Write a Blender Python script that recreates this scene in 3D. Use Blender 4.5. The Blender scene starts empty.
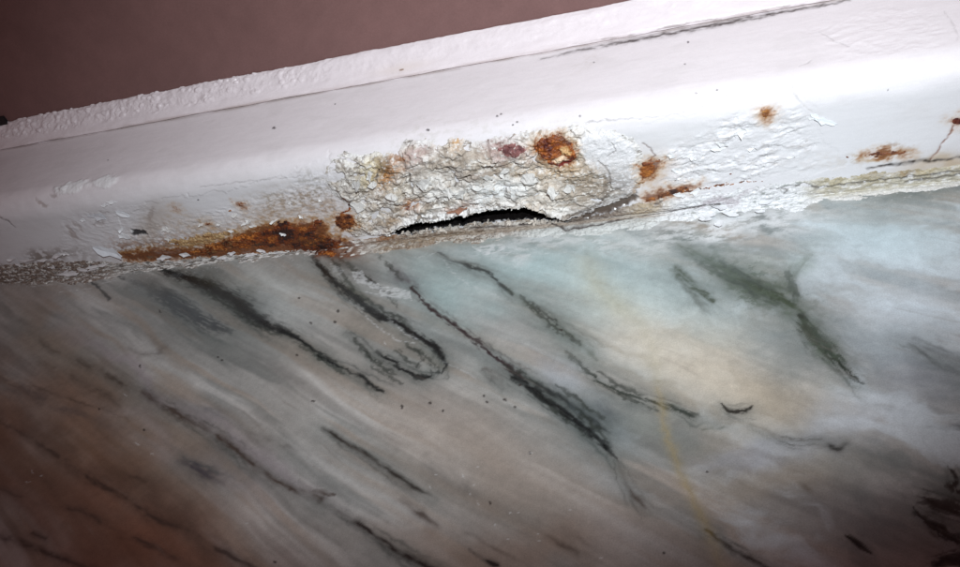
import bpy, math
import numpy as np
from mathutils import Matrix

# ------------------------------------------------------------------ camera
F = 753.0                      # focal length in photo pixels (960 wide)
W0, H0 = 960.0, 567.0
MM = 0.001
Xc = np.array([.949, .082, .303]); Xc /= np.linalg.norm(Xc)     # direction of the frame rail seen from the camera
def _zaxis(c):
    best = None
    for b in np.linspace(.3, .99, 4000):
        a = -(Xc[1]*b + Xc[2]*c)/Xc[0]
        e = abs(a*a + b*b + c*c - 1)
        if best is None or e < best[0]: best = (e, a, b)
    v = np.array([best[1], best[2], c]); return v/np.linalg.norm(v)
Zc = _zaxis(math.sin(math.radians(40)))
Yc = np.cross(Zc, Xc)
RM = np.array([Xc, Yc, Zc])                       # camera vector -> world vector
D0 = 270.0                                        # mm to the foot of the rail
CAM = -RM @ (np.array([0, -(232 - H0/2)/F, -1.0])*D0)   # camera position, mm

scene = bpy.context.scene
cam_d = bpy.data.cameras.new('camera'); cam = bpy.data.objects.new('camera', cam_d)
scene.collection.objects.link(cam)
m4 = Matrix.Identity(4)
for i in range(3):
    for j in range(3): m4[i][j] = float(RM[i, j])
    m4[i][3] = float(CAM[i]*MM)
cam.matrix_world = m4
cam_d.sensor_width = 36; cam_d.lens = 36*F/W0
cam_d.clip_start = .005; cam_d.clip_end = 20
scene.camera = cam

# ------------------------------------------------------------------ light
world = bpy.data.worlds.new('World'); scene.world = world; world.use_nodes = True
bg = world.node_tree.nodes['Background']
bg.inputs[0].default_value = (1.0, .47, .46, 1); bg.inputs[1].default_value = .09
def lamp(name, loc, target, energy, color, size, blend, radius, wide=1.0):
    d = bpy.data.lights.new(name, 'SPOT'); d.energy = energy; d.color = color
    d.spot_size = math.radians(size); d.spot_blend = blend; d.shadow_soft_size = radius
    o = bpy.data.objects.new(name, d); scene.collection.objects.link(o)
    v = np.array(target, float) - np.array(loc, float); v /= np.linalg.norm(v)
    z = -v; x = np.cross([0, 0, 1], z); x /= np.linalg.norm(x); y = np.cross(z, x)
    mm = Matrix.Identity(4)
    for i in range(3): mm[i][0], mm[i][1], mm[i][2], mm[i][3] = float(x[i]), float(y[i]), float(z[i]), float(loc[i])*MM
    o.matrix_world = mm @ Matrix.Diagonal((wide, 1, 1, 1))
    return o
lamp('torch', (118, -196, 232), (38, 14, 34), 4.7, (.88, .955, 1.0), 63, 1.0, .007, 1.6)

scene.view_settings.view_transform = 'Standard'; scene.view_settings.look = 'None'
scene.view_settings.gamma = 1; scene.view_settings.exposure = 0
scene.view_settings.use_curve_mapping = False
scene.render.engine = 'CYCLES'
scene.cycles.use_denoising = True
scene.cycles.max_bounces = 6
scene.render.resolution_x = 1024; scene.render.resolution_y = 605

# ------------------------------------------------------------------ noise
_rng = np.random.RandomState(7)
_perm = _rng.permutation(512); _perm = np.concatenate([_perm, _perm, _perm])
_ga = _rng.rand(512)*2*np.pi; _gx, _gy = np.cos(_ga), np.sin(_ga)
_va = _rng.rand(512); _vb = _rng.rand(512)
_perm32 = _perm.astype(np.int32); _gx32 = _gx.astype(np.float32); _gy32 = _gy.astype(np.float32)
def _h(ix, iy): return _perm[_perm[ix & 511] + (iy & 511)]
def noise(x, y, seed=0):
    x = (np.asarray(x) + seed*17.31).astype(np.float32); y = (np.asarray(y) - seed*9.77).astype(np.float32)
    fl = np.floor(x); fy_ = np.floor(y)
    ix = fl.astype(np.int32); iy = fy_.astype(np.int32)
    fx = x - fl; fy = y - fy_
    ux = fx*fx*fx*(fx*(fx*6-15)+10); uy = fy*fy*fy*(fy*(fy*6-15)+10)
    p0 = _perm32[ix & 511]; p1 = _perm32[(ix+1) & 511]; iy &= 511; iy1 = (iy+1) & 511
    def g(p, j, dx, dy):
        k = _perm32.take(p+j); return _gx32.take(k)*dx + _gy32.take(k)*dy
    a = g(p0, iy, fx, fy); b = g(p1, iy, fx-1, fy); c = g(p0, iy1, fx, fy-1); d = g(p1, iy1, fx-1, fy-1)
    a += (b-a)*ux; c += (d-c)*ux
    return 1.45*(a + (c-a)*uy)
def fbm(x, y, o=4, seed=0, gain=.5):
    s = 0; a = 1; t = 0
    for k in range(o):
        s = s + a*noise(x*2**k, y*2**k, seed+k*3); t += a; a *= gain
    return s/t
def ridged(x, y, o=4, seed=0):
    s = 0; a = 1; t = 0
    for k in range(o):
        s = s + a*(1-np.abs(noise(x*2**k, y*2**k, seed+k*5))*1.6); t += a; a *= .55
    return s/t
def cells(x, y, seed=0):
    """distance to nearest scattered point, and that point's random value"""
    x = np.asarray(x, float)+seed*3.7; y = np.asarray(y, float)+seed*5.1
    ix = np.floor(x).astype(np.int64); iy = np.floor(y).astype(np.int64)
    best = np.full(x.shape, 9.); rid = np.zeros(x.shape); sec = np.full(x.shape, 9.)
    for di in (-1, 0, 1):
        for dj in (-1, 0, 1):
            k = _h(ix+di, iy+dj)
            d = np.hypot(ix+di+_va[k]-x, iy+dj+_vb[k]-y)
            near = d < best
            sec = np.where(near, best, np.minimum(sec, d))
            rid = np.where(near, _va[(k*7+3) & 511], rid); best = np.where(near, d, best)
    return best, rid, sec
def sst(a, b, x):
    t = np.clip((x-a)/(b-a), 0, 1); return t*t*(3-2*t)
def mixc(c, col, m):
    m = np.clip(m, 0, 1)[..., None]; return c*(1-m) + np.array(col, float)*m

# ------------------------------------------------------------------ unfolded surface: u along the rail, t up the rail (t>0) or out on the sill (t<0), mm
def ray(px, py):
    v = RM @ np.array([(px - W0/2)/F, -(py - H0/2)/F, -1.0]); return v/np.linalg.norm(v)
def hit_y(px, py, y):                       # meets the upright plane y
    d = ray(px, py); k = (y-CAM[1])/d[1]; return CAM + d*k
def hit_line(px, py, p0, slope):            # meets a plane along the rail through p0=(y,z) rising with slope dz/dy
    d = ray(px, py); k = (p0[1]-CAM[2] - slope*(p0[0]-CAM[1]))/(slope*d[1]-d[2])*-1
    k = (p0[1]-CAM[2] + slope*(CAM[1]-p0[0]))/(d[2]-slope*d[1]); return CAM + d*k
KZ = hit_y(480, 134, 0)[2]                                   # front edge height
SL = math.tan(math.radians(9))
_j = hit_line(480, 64, (0, KZ), SL); JY, JZ = _j[1], _j[2]    # joint with the sealant
BS = math.tan(math.radians(48))
_b = hit_line(480, 29, (JY, JZ), BS); BY, BZ = _b[1], _b[2]    # sealant meets the wall
RAD = 10.0
def _profile():
    ang = math.pi/2 - math.radians(9)        # turn between front face and top
    tl = RAD*math.tan(ang/2)
    pts = [(0., 0.), (0., KZ-tl)]
    cy, cz = RAD, KZ-tl
    for k in range(1, 17):
        a = math.pi - ang*k/16
        pts.append((cy+RAD*math.cos(a), cz+RAD*math.sin(a)))
    pts.append((JY, JZ))
    return np.array(pts)
PR = _profile()
PS = np.concatenate([[0], np.cumsum(np.hypot(*np.diff(PR, axis=0).T))])
TJ = PS[-1]                                   # t at the joint
TF = PS[1]; TT = PS[-2]                       # end of front face, start of top face
def base(t):
    t = np.asarray(t, float)
    y = np.where(t < 0, t, np.interp(t, PS, PR[:, 0])); z = np.where(t < 0, 0, np.interp(t, PS, PR[:, 1]))
    k = (t > TJ); ca, sa = math.cos(math.radians(9)), math.sin(math.radians(9))
    y = np.where(k, JY + (t-TJ)*ca, y); z = np.where(k, JZ + (t-TJ)*sa, z)
    return y, z
def normal(t, corner=2.5):
    a0 = math.radians(90)                    # angle of normal from +z towards -y
    a = np.interp(np.asarray(t, float), [-corner, corner, TF, TT], [0, math.pi/2, math.pi/2, math.radians(9)])
    return -np.sin(a), np.cos(a)
def tr(px, py):
    """photo pixel -> (u, t) on sill or rail"""
    d = ray(px, py); best = None
    k = -CAM[2]/d[2]
    if k > 0:
        p = CAM + d*k
        if p[1] <= 0.0: best = (k, p[0], p[1])
    for i in range(len(PR)-1):
        p0, p1 = PR[i], PR[i+1]; e = p1-p0; n = np.array([-e[1], e[0]])
        den = d[1]*n[0] + d[2]*n[1]
        if abs(den) < 1e-9: continue
        k = ((p0[0]-CAM[1])*n[0] + (p0[1]-CAM[2])*n[1])/den
        if k <= 0: continue
        p = CAM + d*k; f = ((p[1]-p0[0])*e[0] + (p[2]-p0[1])*e[1])/(e@e)
        hi = 1.0 if i < len(PR)-2 else 1.6
        if -1e-6 <= f <= hi and (best is None or k < best[0]):
            best = (k, p[0], PS[i] + f*math.hypot(*e))
    return np.array(best[1:])
def trs(pts): return np.array([tr(p[0], p[1]) for p in pts])
def pxs(px, py):                              # mm per pixel there
    a, b, c = tr(px, py), tr(px+2, py), tr(px, py+2)
    return math.sqrt(abs((b-a)[0]*(c-a)[1] - (b-a)[1]*(c-a)[0]))/2

def line_mask(U, T, pts, soft=2.0, warp=.5, seed=0, halo=0.0, wmul=1.0):
    """mask of a traced line; pts = (px, py, half width px[, strength])"""
    P = trs(pts); w = np.array([p[2]*wmul*pxs(p[0], p[1]) for p in pts]); st = np.array([p[3] if len(p) > 3 else 1. for p in pts])
    out = np.zeros(U.shape)
    pad = w.max()*(8 if halo else 4) + 2*warp + .5
    sel = (U > P[:, 0].min()-pad) & (U < P[:, 0].max()+pad) & (T > P[:, 1].min()-pad) & (T < P[:, 1].max()+pad)
    if not sel.any(): return out
    u = U[sel]; t = T[sel]
    n1 = fbm(u/3.2, t/3.2, 4, seed); n2 = fbm(u/3.2, t/3.2, 4, seed+11)
    u2 = u + warp*n1*1.6; t2 = t + warp*n2*1.6
    bd = np.full(u.shape, 1e9); bs = np.ones(u.shape); side = np.zeros(u.shape)
    for i in range(len(P)-1):
        a, b = P[i], P[i+1]; e = b-a; L = e@e + 1e-12
        f = np.clip(((u2-a[0])*e[0] + (t2-a[1])*e[1])/L, 0, 1)
        dx = u2-a[0]-f*e[0]; dy = t2-a[1]-f*e[1]
        d = np.hypot(dx, dy); ww = w[i]+(w[i+1]-w[i])*f
        q = d/ww; m = q < bd
        bd = np.where(m, q, bd); bs = np.where(m, st[i]+(st[i+1]-st[i])*f, bs)
        side = np.where(m, np.sign(e[0]*dy-e[1]*dx), side)
    if halo:
        ax = P[-1]-P[0]; ax = ax/(np.linalg.norm(ax)+1e-9)
        al = u*ax[0]+t*ax[1]; ac = -u*ax[1]+t*ax[0]
        rag = 1.7*fbm(al/7, ac/1.1, 4, seed+23, .6); fine = ridged(al/11, ac/1.5, 4, seed+27)
    r = np.exp(-bd**soft)
    if halo:
        way = 1.0 if seed % 4 < 2 else -1.0
        strand = sst(.50, .78, fine + .30*rag + .55*np.exp(-(bd/.75)**2) - .12)
        zone = np.exp(-(bd/1.45)**2)
        soft_ = halo*np.exp(-bd/np.where(side*way > 0, 3.4, 1.2))*(.75+.5*rag)
        if soft > 1.65: r = np.clip(np.maximum(zone*strand, np.maximum(soft_, .5*r)), 0, 1)
        else: r = np.clip(np.maximum(r*(.95+.4*rag), soft_)*(.35+.75*sst(-.4, .2, 1.7*fbm(al/15, ac/6, 3, seed+29))), 0, 1)
    out[sel] = r*bs
    return out
def poly_sd(U, T, pts, warp=0, seed=0, scale=3.0):
    """signed distance in mm to a traced outline, positive inside (cut off 7 mm outside)"""
    P = trs(pts); out = np.full(U.shape, -7.0); pad = 7.0 + warp
    sel = (U > P[:, 0].min()-pad) & (U < P[:, 0].max()+pad) & (T > P[:, 1].min()-pad) & (T < P[:, 1].max()+pad)
    if not sel.any(): return out
    u = U[sel]; t = T[sel]
    if warp:
        n1 = fbm(u/scale, t/scale, 4, seed, .6); n2 = fbm(u/scale, t/scale, 4, seed+9, .6)
        u = u+warp*n1; t = t+warp*n2
    d = np.full(u.shape, 1e9); ins = np.zeros(u.shape, bool)
    for i in range(len(P)):
        a, b = P[i], P[(i+1) % len(P)]; e = b-a; L = e@e+1e-12
        f = np.clip(((u-a[0])*e[0]+(t-a[1])*e[1])/L, 0, 1)
        d = np.minimum(d, (u-a[0]-f*e[0])**2 + (t-a[1]-f*e[1])**2)
        c = (a[1] > t) != (b[1] > t)
        xx = e[0]*(t-a[1])/(e[1] if abs(e[1]) > 1e-9 else 1e-9) + a[0]
        ins ^= c & (u < xx)
    d = np.sqrt(d)
    out[sel] = np.maximum(np.where(ins, d, -d), -7.0)
    return out
def blob(U, T, px, py, rx, ry, ang=0, warp=0, seed=0):
    """soft traced patch: centre and half axes in pixels, angle in degrees clockwise on the photo"""
    c = tr(px, py); a = math.radians(ang)
    e1 = tr(px+rx*math.cos(a), py+rx*math.sin(a))-c; e2 = tr(px-ry*math.sin(a), py+ry*math.cos(a))-c
    M = np.linalg.inv(np.array([e1, e2]).T); out = np.zeros(U.shape)
    ru = 2.6*(abs(e1[0])+abs(e2[0])); rt = 2.6*(abs(e1[1])+abs(e2[1]))
    sel = (np.abs(U-c[0]) < ru) & (np.abs(T-c[1]) < rt)
    if not sel.any(): return out
    u = U[sel]; t = T[sel]; du, dt = u-c[0], t-c[1]
    if warp:
        s = math.hypot(*e1)
        du = du + warp*s*fbm(u/s/.8, t/s/.8, 4, seed); dt = dt + warp*s*fbm(u/s/.8, t/s/.8, 4, seed+5)
    q = (M[0, 0]*du+M[0, 1]*dt)**2 + (M[1, 0]*du+M[1, 1]*dt)**2
    out[sel] = np.maximum(np.exp(-q)-.002, 0)
    return out

# ------------------------------------------------------------------ mesh + materials
def grid_mesh(name, P, col, rough, keep=None, mat=None, parent=None):
    """P (n,m,3) mm; one mesh object, colour and roughness as a point attribute"""
    n, m = P.shape[:2]
    idx = np.arange(n*m).reshape(n, m)
    q = np.stack([idx[:-1, :-1], idx[:-1, 1:], idx[1:, 1:], idx[1:, :-1]], -1).reshape(-1, 4)
    V = P.reshape(-1, 3)*MM; C = np.concatenate([col, rough[..., None]], -1).reshape(-1, 4)
    if keep is not None:
        kq = (keep[:-1, :-1] & keep[:-1, 1:] & keep[1:, 1:] & keep[1:, :-1]).reshape(-1)
        q = q[kq]
        used = np.zeros(len(V), bool); used[q.ravel()] = True
        re = np.cumsum(used)-1; V = V[used]; C = C[used]; q = re[q]
    me = bpy.data.meshes.new(name)
    me.vertices.add(len(V)); me.vertices.foreach_set('co', V.astype(np.float32).ravel())
    me.loops.add(len(q)*4); me.loops.foreach_set('vertex_index', q.astype(np.int32).ravel())
    me.polygons.add(len(q)); me.polygons.foreach_set('loop_start', np.arange(0, len(q)*4, 4, dtype=np.int32))
    me.polygons.foreach_set('use_smooth', np.ones(len(q), bool))
    at = me.attributes.new('Col', 'FLOAT_COLOR', 'POINT'); at.data.foreach_set('color', np.clip(C, 0, 1).astype(np.float32).ravel())
    me.update(calc_edges=True); me.validate()
    if mat: me.materials.append(mat)
    o = bpy.data.objects.new(name, me); scene.collection.objects.link(o)
    if parent: o.parent = parent
    return o
def surface_material(name, grain=.12, gscale=2500, bump=.15, bscale=3000, spec=.5, coat=0, tint=None, bdist=.0002):
    m = bpy.data.materials.new(name); m.use_nodes = True; nt = m.node_tree; N = nt.nodes; L = nt.links
    b = N['Principled BSDF']
    a = N.new('ShaderNodeAttribute'); a.attribute_name = 'Col'
    tc = N.new('ShaderNodeTexCoord')
    n = N.new('ShaderNodeTexNoise'); n.inputs['Scale'].default_value = gscale; n.inputs['Detail'].default_value = 4; n.inputs['Roughness'].default_value = .7
    L.new(tc.outputs['Object'], n.inputs['Vector'])
    r = N.new('ShaderNodeMapRange'); r.inputs['From Min'].default_value = .25; r.inputs['From Max'].default_value = .75
    r.inputs['To Min'].default_value = 1-grain; r.inputs['To Max'].default_value = 1+grain
    L.new(n.outputs['Fac'], r.inputs['Value'])
    mx = N.new('ShaderNodeVectorMath'); mx.operation = 'SCALE'
    L.new(a.outputs['Color'], mx.inputs[0]); L.new(r.outputs['Result'], mx.inputs['Scale'])
    L.new(mx.outputs['Vector'], b.inputs['Base Color'])
    n2 = N.new('ShaderNodeTexNoise'); n2.inputs['Scale'].default_value = bscale; n2.inputs['Detail'].default_value = 3
    L.new(tc.outputs['Object'], n2.inputs['Vector'])
    bp = N.new('ShaderNodeBump'); bp.inputs['Strength'].default_value = bump; bp.inputs['Distance'].default_value = bdist
    L.new(n2.outputs['Fac'], bp.inputs['Height']); L.new(bp.outputs['Normal'], b.inputs['Normal'])
    L.new(a.outputs['Alpha'], b.inputs['Roughness'])
    b.inputs['Specular IOR Level'].default_value = spec
    b.inputs['Coat Weight'].default_value = coat; b.inputs['Coat Roughness'].default_value = .12
    return m
M_MARBLE = surface_material('marble', .17, 2600, .03, 900, .5, 0)
M_PAINT = surface_material('white_paint', .05, 3000, .10, 1400, .5, 0)
M_FILLER = surface_material('crumbled_filler', .22, 2200, .6, 2600, .45)
M_RUST = surface_material('rust', .25, 1500, .5, 1800, .5)
M_SEAL = surface_material('sealant', .05, 3000, .12, 1800, .5)
M_WALL = surface_material('brown_wall', .10, 1800, .12, 900, .35)

def empty(name, loc, label=None, cat=None):
    o = bpy.data.objects.new(name, None); scene.collection.objects.link(o); o.location = [c*MM for c in loc]
    o.empty_display_size = .02
    if label: o['label'] = label; o['category'] = cat
    return o

# ------------------------------------------------------------------ extents
cor = [tr(*p) for p in ((0, 300), (0, 567), (960, 567), (960, 200), (480, 567))]
UL = tr(0, 150)[0]; UR = max(c[0] for c in cor); TB = min(c[1] for c in cor)
print('extent mm', UL, UR, TB, 'edge', KZ, 'joint', JY, JZ, 'bead', BY, BZ, 'TJ', TJ, 'cam', CAM)

def spaced(lo, hi, step, out_lo, out_hi, big):
    a = np.arange(lo, hi+step, step)
    l = lo - np.cumsum(np.linspace(step, big, 40)); l = l[l > out_lo]
    r = a[-1] + np.cumsum(np.linspace(step, big, 40)); r = r[r < out_hi]
    return np.concatenate([l[::-1], a, r])

# ================================================================== MARBLE SILL
def marble():
    us = spaced(UL-12, UR+6, .29, UL-160, UR+140, 9); ts = spaced(TB-4, 0, .29, TB-130, .1, 9)
    ts = np.concatenate([ts[ts <= 0], np.array([6., 20., 40., JY+6])])
    T, U = np.meshgrid(ts, us, indexing='ij')
    # direction of the veining on the stone
    dv = tr(420, 489)-tr(327, 431); dv /= np.linalg.norm(dv)
    wu = 3*fbm(U/60, T/60, 3, 41); wt = 3*fbm(U/60, T/60, 3, 42)
    A = (U+wu)*dv[0] + (T+wt)*dv[1]; B = -(U+wu)*dv[1] + (T+wt)*dv[0]
    n1 = fbm(A/80, B/13, 4, 1, .45); n2 = fbm(A/120, B/8, 4, 2, .45); n4 = fbm(A/30, B/2.2, 4, 4)
    k1, k2, k4 = 1.8*n1, 1.8*n2, 1.8*n4
    n5 = 1.8*fbm(A/90, B/8, 4, 5, .5); n6 = 1.8*fbm(A/40, B/3, 5, 6, .6)
    cloudy = sst(-5, 60, U + .35*T)*np.clip(1.3*fbm((A+9*fbm(U/22, T/22, 4, 51))/38, (B+9*fbm(U/22, T/22, 4, 52))/16, 6, 53, .58)*1.7, -1, 1)
    streak = cloudy*.45 + np.clip(.55*k1 - .45*k2 + .18*n6, -1, 1)*(1-.8*sst(-5, 60, U + .35*T))
    col = np.zeros(U.shape+(3,)) + np.array([.46, .445, .42])
    col = mixc(col, (.70, .68, .655), sst(-.05, .6, k1)*.7)
    col = mixc(col, (.42, .30, .21), sst(.05, .6, k2)*.5)
    col = mixc(col, (.19, .19, .185), sst(.1, .7, -k2)*.55)
    col = mixc(col, (.17, .185, .175), sst(.15, .6, n5)*.5)
    col *= (1 + .09*k4 + .06*n6)[..., None]
    east = sst(-5, 60, U + .35*T)
    w1 = 9*fbm(U/22, T/22, 4, 51); w2 = 9*fbm(U/22, T/22, 4, 52)
    cl = 1.7*fbm((A+w1)/38, (B+w2)/16, 6, 53, .58)
    col = mixc(col, (.72, .78, .82), east*sst(.02, .5, cl)*.85)
    col = mixc(col, (.22, .25, .25), east*sst(.08, .55, -cl)*.65)
    def tone(px, py, rx, ry, ang, c, s, warp=.35, seed=0):
        nonlocal col
        m = s*blob(U, T, px, py, rx, ry, ang, warp, seed)
        k = m > .002
        col[k] = col[k]*(1-m[k])[:, None] + np.array(c)*((1+.40*streak[k])*m[k])[:, None]
    # cloud fields of the stone
    tone(540, 275, 120, 34, 12, (.48, .62, .63), .9, .3, 1)
    tone(640, 280, 110, 45, 30, (.54, .67, .68), .85, .3, 2)
    tone(450, 300, 70, 30, 35, (.35, .47, .47), .75, .3, 21)
    tone(700, 370, 140, 48, 28, (.68, .60, .48), .85, .3, 3)
    tone(760, 400, 70, 30, 20, (.64, .54, .41), .6, .3, 4)
    tone(880, 240, 110, 45, 0, (.56, .68, .72), .85, .3, 5)
    tone(900, 320, 80, 60, 0, (.74, .82, .88), .85, .4, 6)
    tone(850, 420, 60, 22, -20, (.78, .83, .88), .85, .4, 7)
    tone(820, 270, 30, 40, 30, (.60, .66, .70), .6, .5, 8)
    tone(930, 380, 50, 25, 15, (.27, .28, .31), .75, .4, 9)
    tone(840, 465, 45, 22, 10, (.26, .29, .29), .7, .5, 10)
    tone(775, 480, 70, 22, -10, (.50, .42, .32), .6, .4, 11)
    tone(760, 455, 60, 12, -12, (.52, .54, .60), .6, .4, 12)
    tone(560, 376, 30, 13, 25, (.66, .68, .73), .75, .4, 13)
    tone(600, 405, 30, 16, 35, (.28, .32, .33), .6, .4, 14)
    tone(640, 420, 40, 14, 30, (.38, .40, .36), .6, .4, 22)
    tone(270, 290, 60, 22, 25, (.62, .64, .62), .8, .3, 15)
    tone(420, 420, 150, 50, 30, (.50, .425, .37), .7, .3, 16)
    tone(520, 480, 150, 40, 25, (.39, .32, .265), .7, .3, 17)
    tone(500, 330, 50, 14, 38, (.46, .42, .40), .5, .3, 27)
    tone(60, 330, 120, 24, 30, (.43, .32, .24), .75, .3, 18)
    tone(80, 430, 160, 60, 32, (.33, .18, .11), .85, .3, 19)  # brown stone; these lower-left browns also paint in the light falloff
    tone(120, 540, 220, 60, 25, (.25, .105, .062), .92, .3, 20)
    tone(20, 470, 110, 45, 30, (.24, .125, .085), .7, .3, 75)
    tone(30, 290, 60, 10, 5, (.50, .46, .45), .5, .3, 28)
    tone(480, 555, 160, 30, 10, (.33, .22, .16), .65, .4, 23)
    tone(240, 480, 40, 12, 35, (.50, .44, .44), .6, .3, 25)
    tone(150, 430, 70, 10, 32, (.50, .41, .38), .55, .3, 26)
    tone(640, 540, 80, 30, 20, (.40, .35, .33), .5, .4, 24)
    tone(150, 380, 110, 9, 36, (.50, .43, .46), .6, .25, 71)
    tone(260, 455, 90, 9, 36, (.46, .39, .41), .6, .25, 72)
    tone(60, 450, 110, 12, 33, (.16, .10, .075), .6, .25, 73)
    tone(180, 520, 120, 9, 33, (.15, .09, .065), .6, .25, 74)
    tone(880, 520, 110, 40, 10, (.24, .22, .22), .6, .4, 61)
    tone(560, 320, 70, 16, 36, (.30, .36, .34), .55, .4, 62)
    tone(410, 330, 60, 20, 38, (.27, .30, .29), .5, .4, 63)
    tone(220, 300, 70, 16, 30, (.25, .28, .27), .55, .4, 64)
    tone(590, 425, 60, 18, 38, (.22, .26, .26), .6, .4, 65)
    tone(750, 280, 55, 20, 30, (.20, .26, .21), .7, .5, 66)
    tone(822, 345, 34, 11, 52, (.22, .26, .20), .6, .5, 68)
    tone(800, 262, 26, 12, -45, (.26, .31, .26), .5, .5, 69)
    tone(690, 420, 50, 10, 15, (.30, .32, .30), .5, .4, 67)
    dark = (.022, .026, .026); green = (.075, .095, .06); brown = (.075, .05, .038); purple = (.09, .06, .075); blue = (.13, .14, .16); yellow = (.47, .36, .16)
    V = []      # (points px,py,half width,strength), colour, softness, warp, halo, strength
    def v(pts, c=dark, soft=2.6, warp=.45, halo=.22, s=1., wm=1.): V.append((pts, c, soft, warp, halo, s, wm))
    v([(141,262,1.5,.7),(168,272,3),(191,279,4),(214,289,5),(235,300,6),(251,315,6),(268,325,4),(292,335,2.5),(318,352,1.2,.8),(336,362,.8,.5)])
    v([(168,272,2,.5),(200,280,5,.7),(230,298,4,.7),(270,322,3,.5),(290,337,2,.3)], soft=1.2, halo=.35, s=.8)
    v([(132,280,2,.3),(150,288,4,.5),(165,296,6,.9),(181,307,6),(201,319,6),(216,327,5),(231,332,2.5,.7)], (.07,.08,.085), 1.7, .3, .3, .9)
    v([(92,282,.8),(104,293,1),(110,299,1.2)], s=.8)
    v([(110,272,.8),(124,280,1)], s=.6)
    v([(124,346,2,.4),(144,355,2,.7),(157,357,4,.8),(162,348,4,.6)], brown, 1.2, .5, .3, .7)
    v([(20,320,1.5,.3),(50,350,2,.5),(84,364,3,.6),(117,380,3,.8),(151,397,3.5,.9),(181,416,3),(208,430,3),(232,446,2.5),(255,467,3),(275,481,2.5),(295,490,2.5),(320,501,3.5)], brown, 1.5, .4, .35, .9)
    v([(40,362,3,.3),(60,374,4,.7),(84,387,4,.8),(110,397,3.5,.7),(120,406,3,.4)], brown, 1.3, .4, .3, .75)
    v([(0,377,5,.6),(27,391,6,.8),(54,404,6,.8),(87,417,5,.6),(117,429,5,.3)], (.10,.085,.09), 1.3, .4, .3, .7)
    v([(0,421,2.5,.6),(34,441,2.5,.6),(64,461,3,.9),(94,481,3),(127,501,3),(161,521,3.5),(194,538,3.5),(221,551,3),(248,565,3.5),(270,578,3,.6)], (.05,.035,.03), 1.3, .35, .45, .82)
    v([(0,488,2,.6),(34,504,2,.5),(84,511,3,.8),(117,531,3,.8),(151,545,3),(188,565,3,.8),(220,584,3,.6)], (.05,.035,.03), 1.3, .35, .35, .8)
    v([(0,535,3),(34,548,3),(67,560,3.5),(100,574,3,.7)], (.04,.026,.022), 1.3, .35, .35, .8)
    v([(32,533,2),(46,539,1.5)], (.04,.026,.022), 1.3, .35, .35, .7)
    v([(180,460,3,.4),(192,466,4),(206,474,5),(220,482,4,.6),(232,488,3,.3)], (.075,.065,.08), 1.4, .4, .3, .85)
    v([(120,470,2,.5),(132,475,2.5),(146,482,2,.5)], brown, 1.3, .4, .3, .7)
    v([(190,396,3,.4),(208,408,4,.7),(225,417,3.5,.6),(240,424,3,.3)], blue, 1.3, .4, .3, .7)
    v([(248,432,3,.4),(268,439,3,.6),(300,449,3,.6),(330,462,3,.3)], brown, 1.2, .4, .3, .55)
    v([(30,385,1,.5),(84,404,1.2,.7),(102,409,1.2,.8),(130,420,1,.3)], brown, 1.4, .6, .3, .7)
    v([(322,428,1.5,.6),(330,433,2.2),(347,444,2.2),(370,457,2.2),(394,474,2.2),(417,489,2),(437,499,1.5,.6)], (.04,.035,.03), 1.5, .3, .35, .95)
    v([(330,438,4,.3),(370,462,6,.4),(410,490,5,.4)], brown, 1.2, .3, .3, .6)
    v([(320,501,3),(343,514,3),(370,531,3),(394,548,4),(417,561,4),(440,573,4)], (.035,.028,.025), 1.5, .35, .35, 1.)
    v([(425,456,3,.8),(430,463,5,.9),(441,474,7,.7),(455,484,7,.5),(475,497,5,.3)], (.11,.105,.10), 1.5, .4, .3, .8)
    v([(400,500,3,.4),(420,514,3.5),(437,526,2.5,.7)], brown, 1.3, .4, .35, .85)
    v([(465,531,2,.5),(488,545,2,.8),(508,556,2,.5),(530,568,2,.3)], brown, 1.3, .4, .3, .7)
    v([(470,549,2),(484,559,3),(497,566,2.5)], (.035,.028,.025), 1.6, .4, .35, 1.)
    v([(548,537,2.5,.4),(562,545,3,.8),(577,554,3)], brown, 1.4, .4, .35, .85)
    v([(578,536,2),(588,546,2.5,.7)], brown, 1.4, .4, .35, .6)
    v([(314,490,1.5,.5),(325,493,2),(335,495,1)], brown, s=.8)
    v([(300,480,2,.4),(320,500,3,.6)], brown, s=.5)
    v([(312,256,2,.5),(320,266,2.5),(333,280,3),(345,291,4),(357,298,4.5),(368,309,4),(380,317,4.5),(394,321,3),(405,328,2.5),(417,336,3),(434,346,3),(444,358,2.5,.8)], warp=.7)
    v([(325,262,3,.4),(345,280,4,.6),(365,298,4,.5)], green, 1.4, .7, .3, .8)
    v([(345,333,1.5),(358,341,2),(366,350,1.5),(371,361,1)], (.05,.05,.045), 1.6, .7, .3, .85)
    v([(376,352,1.5,.6),(386,358,2),(400,367,2.2),(415,376,2.5),(424,378,3),(432,376,1.5)], dark, 1.7, .7, .3, .95)
    v([(434,347,2),(440,354,2.5),(446,365,1.6),(442,374,1.6),(430,370,1.2,.6)], dark, 1.7, .8, .3, .9)
    v([(408,348,1.2,.6),(418,350,1.6),(423,360,1.4,.6),(416,366,1.2)], dark, 1.7, .8, .25, .7)
    v([(318,355,1.2),(340,367,1.6),(356,374,2),(364,379,2.6),(372,386,1.8),(384,392,1)], dark, 1.6, .6, .3, .95)
    v([(340,258,4,.3),(352,272,4,.5),(372,282,4,.5)], purple, 1.3, .7, .3, .6)
    v([(392,265,3,.5),(400,276,5,.8),(408,284,6,.9),(418,296,3.5)], purple, 1.5, .6, .3, .8)
    v([(412,288,2),(424,303,1.6),(444,319,2),(458,328,2),(467,334,2.5),(476,341,3),(488,351,2),(500,361,2),(514,372,2.4),(525,378,2)], (.045,.03,.032), 1.7, .6, .3, 1.)
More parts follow.
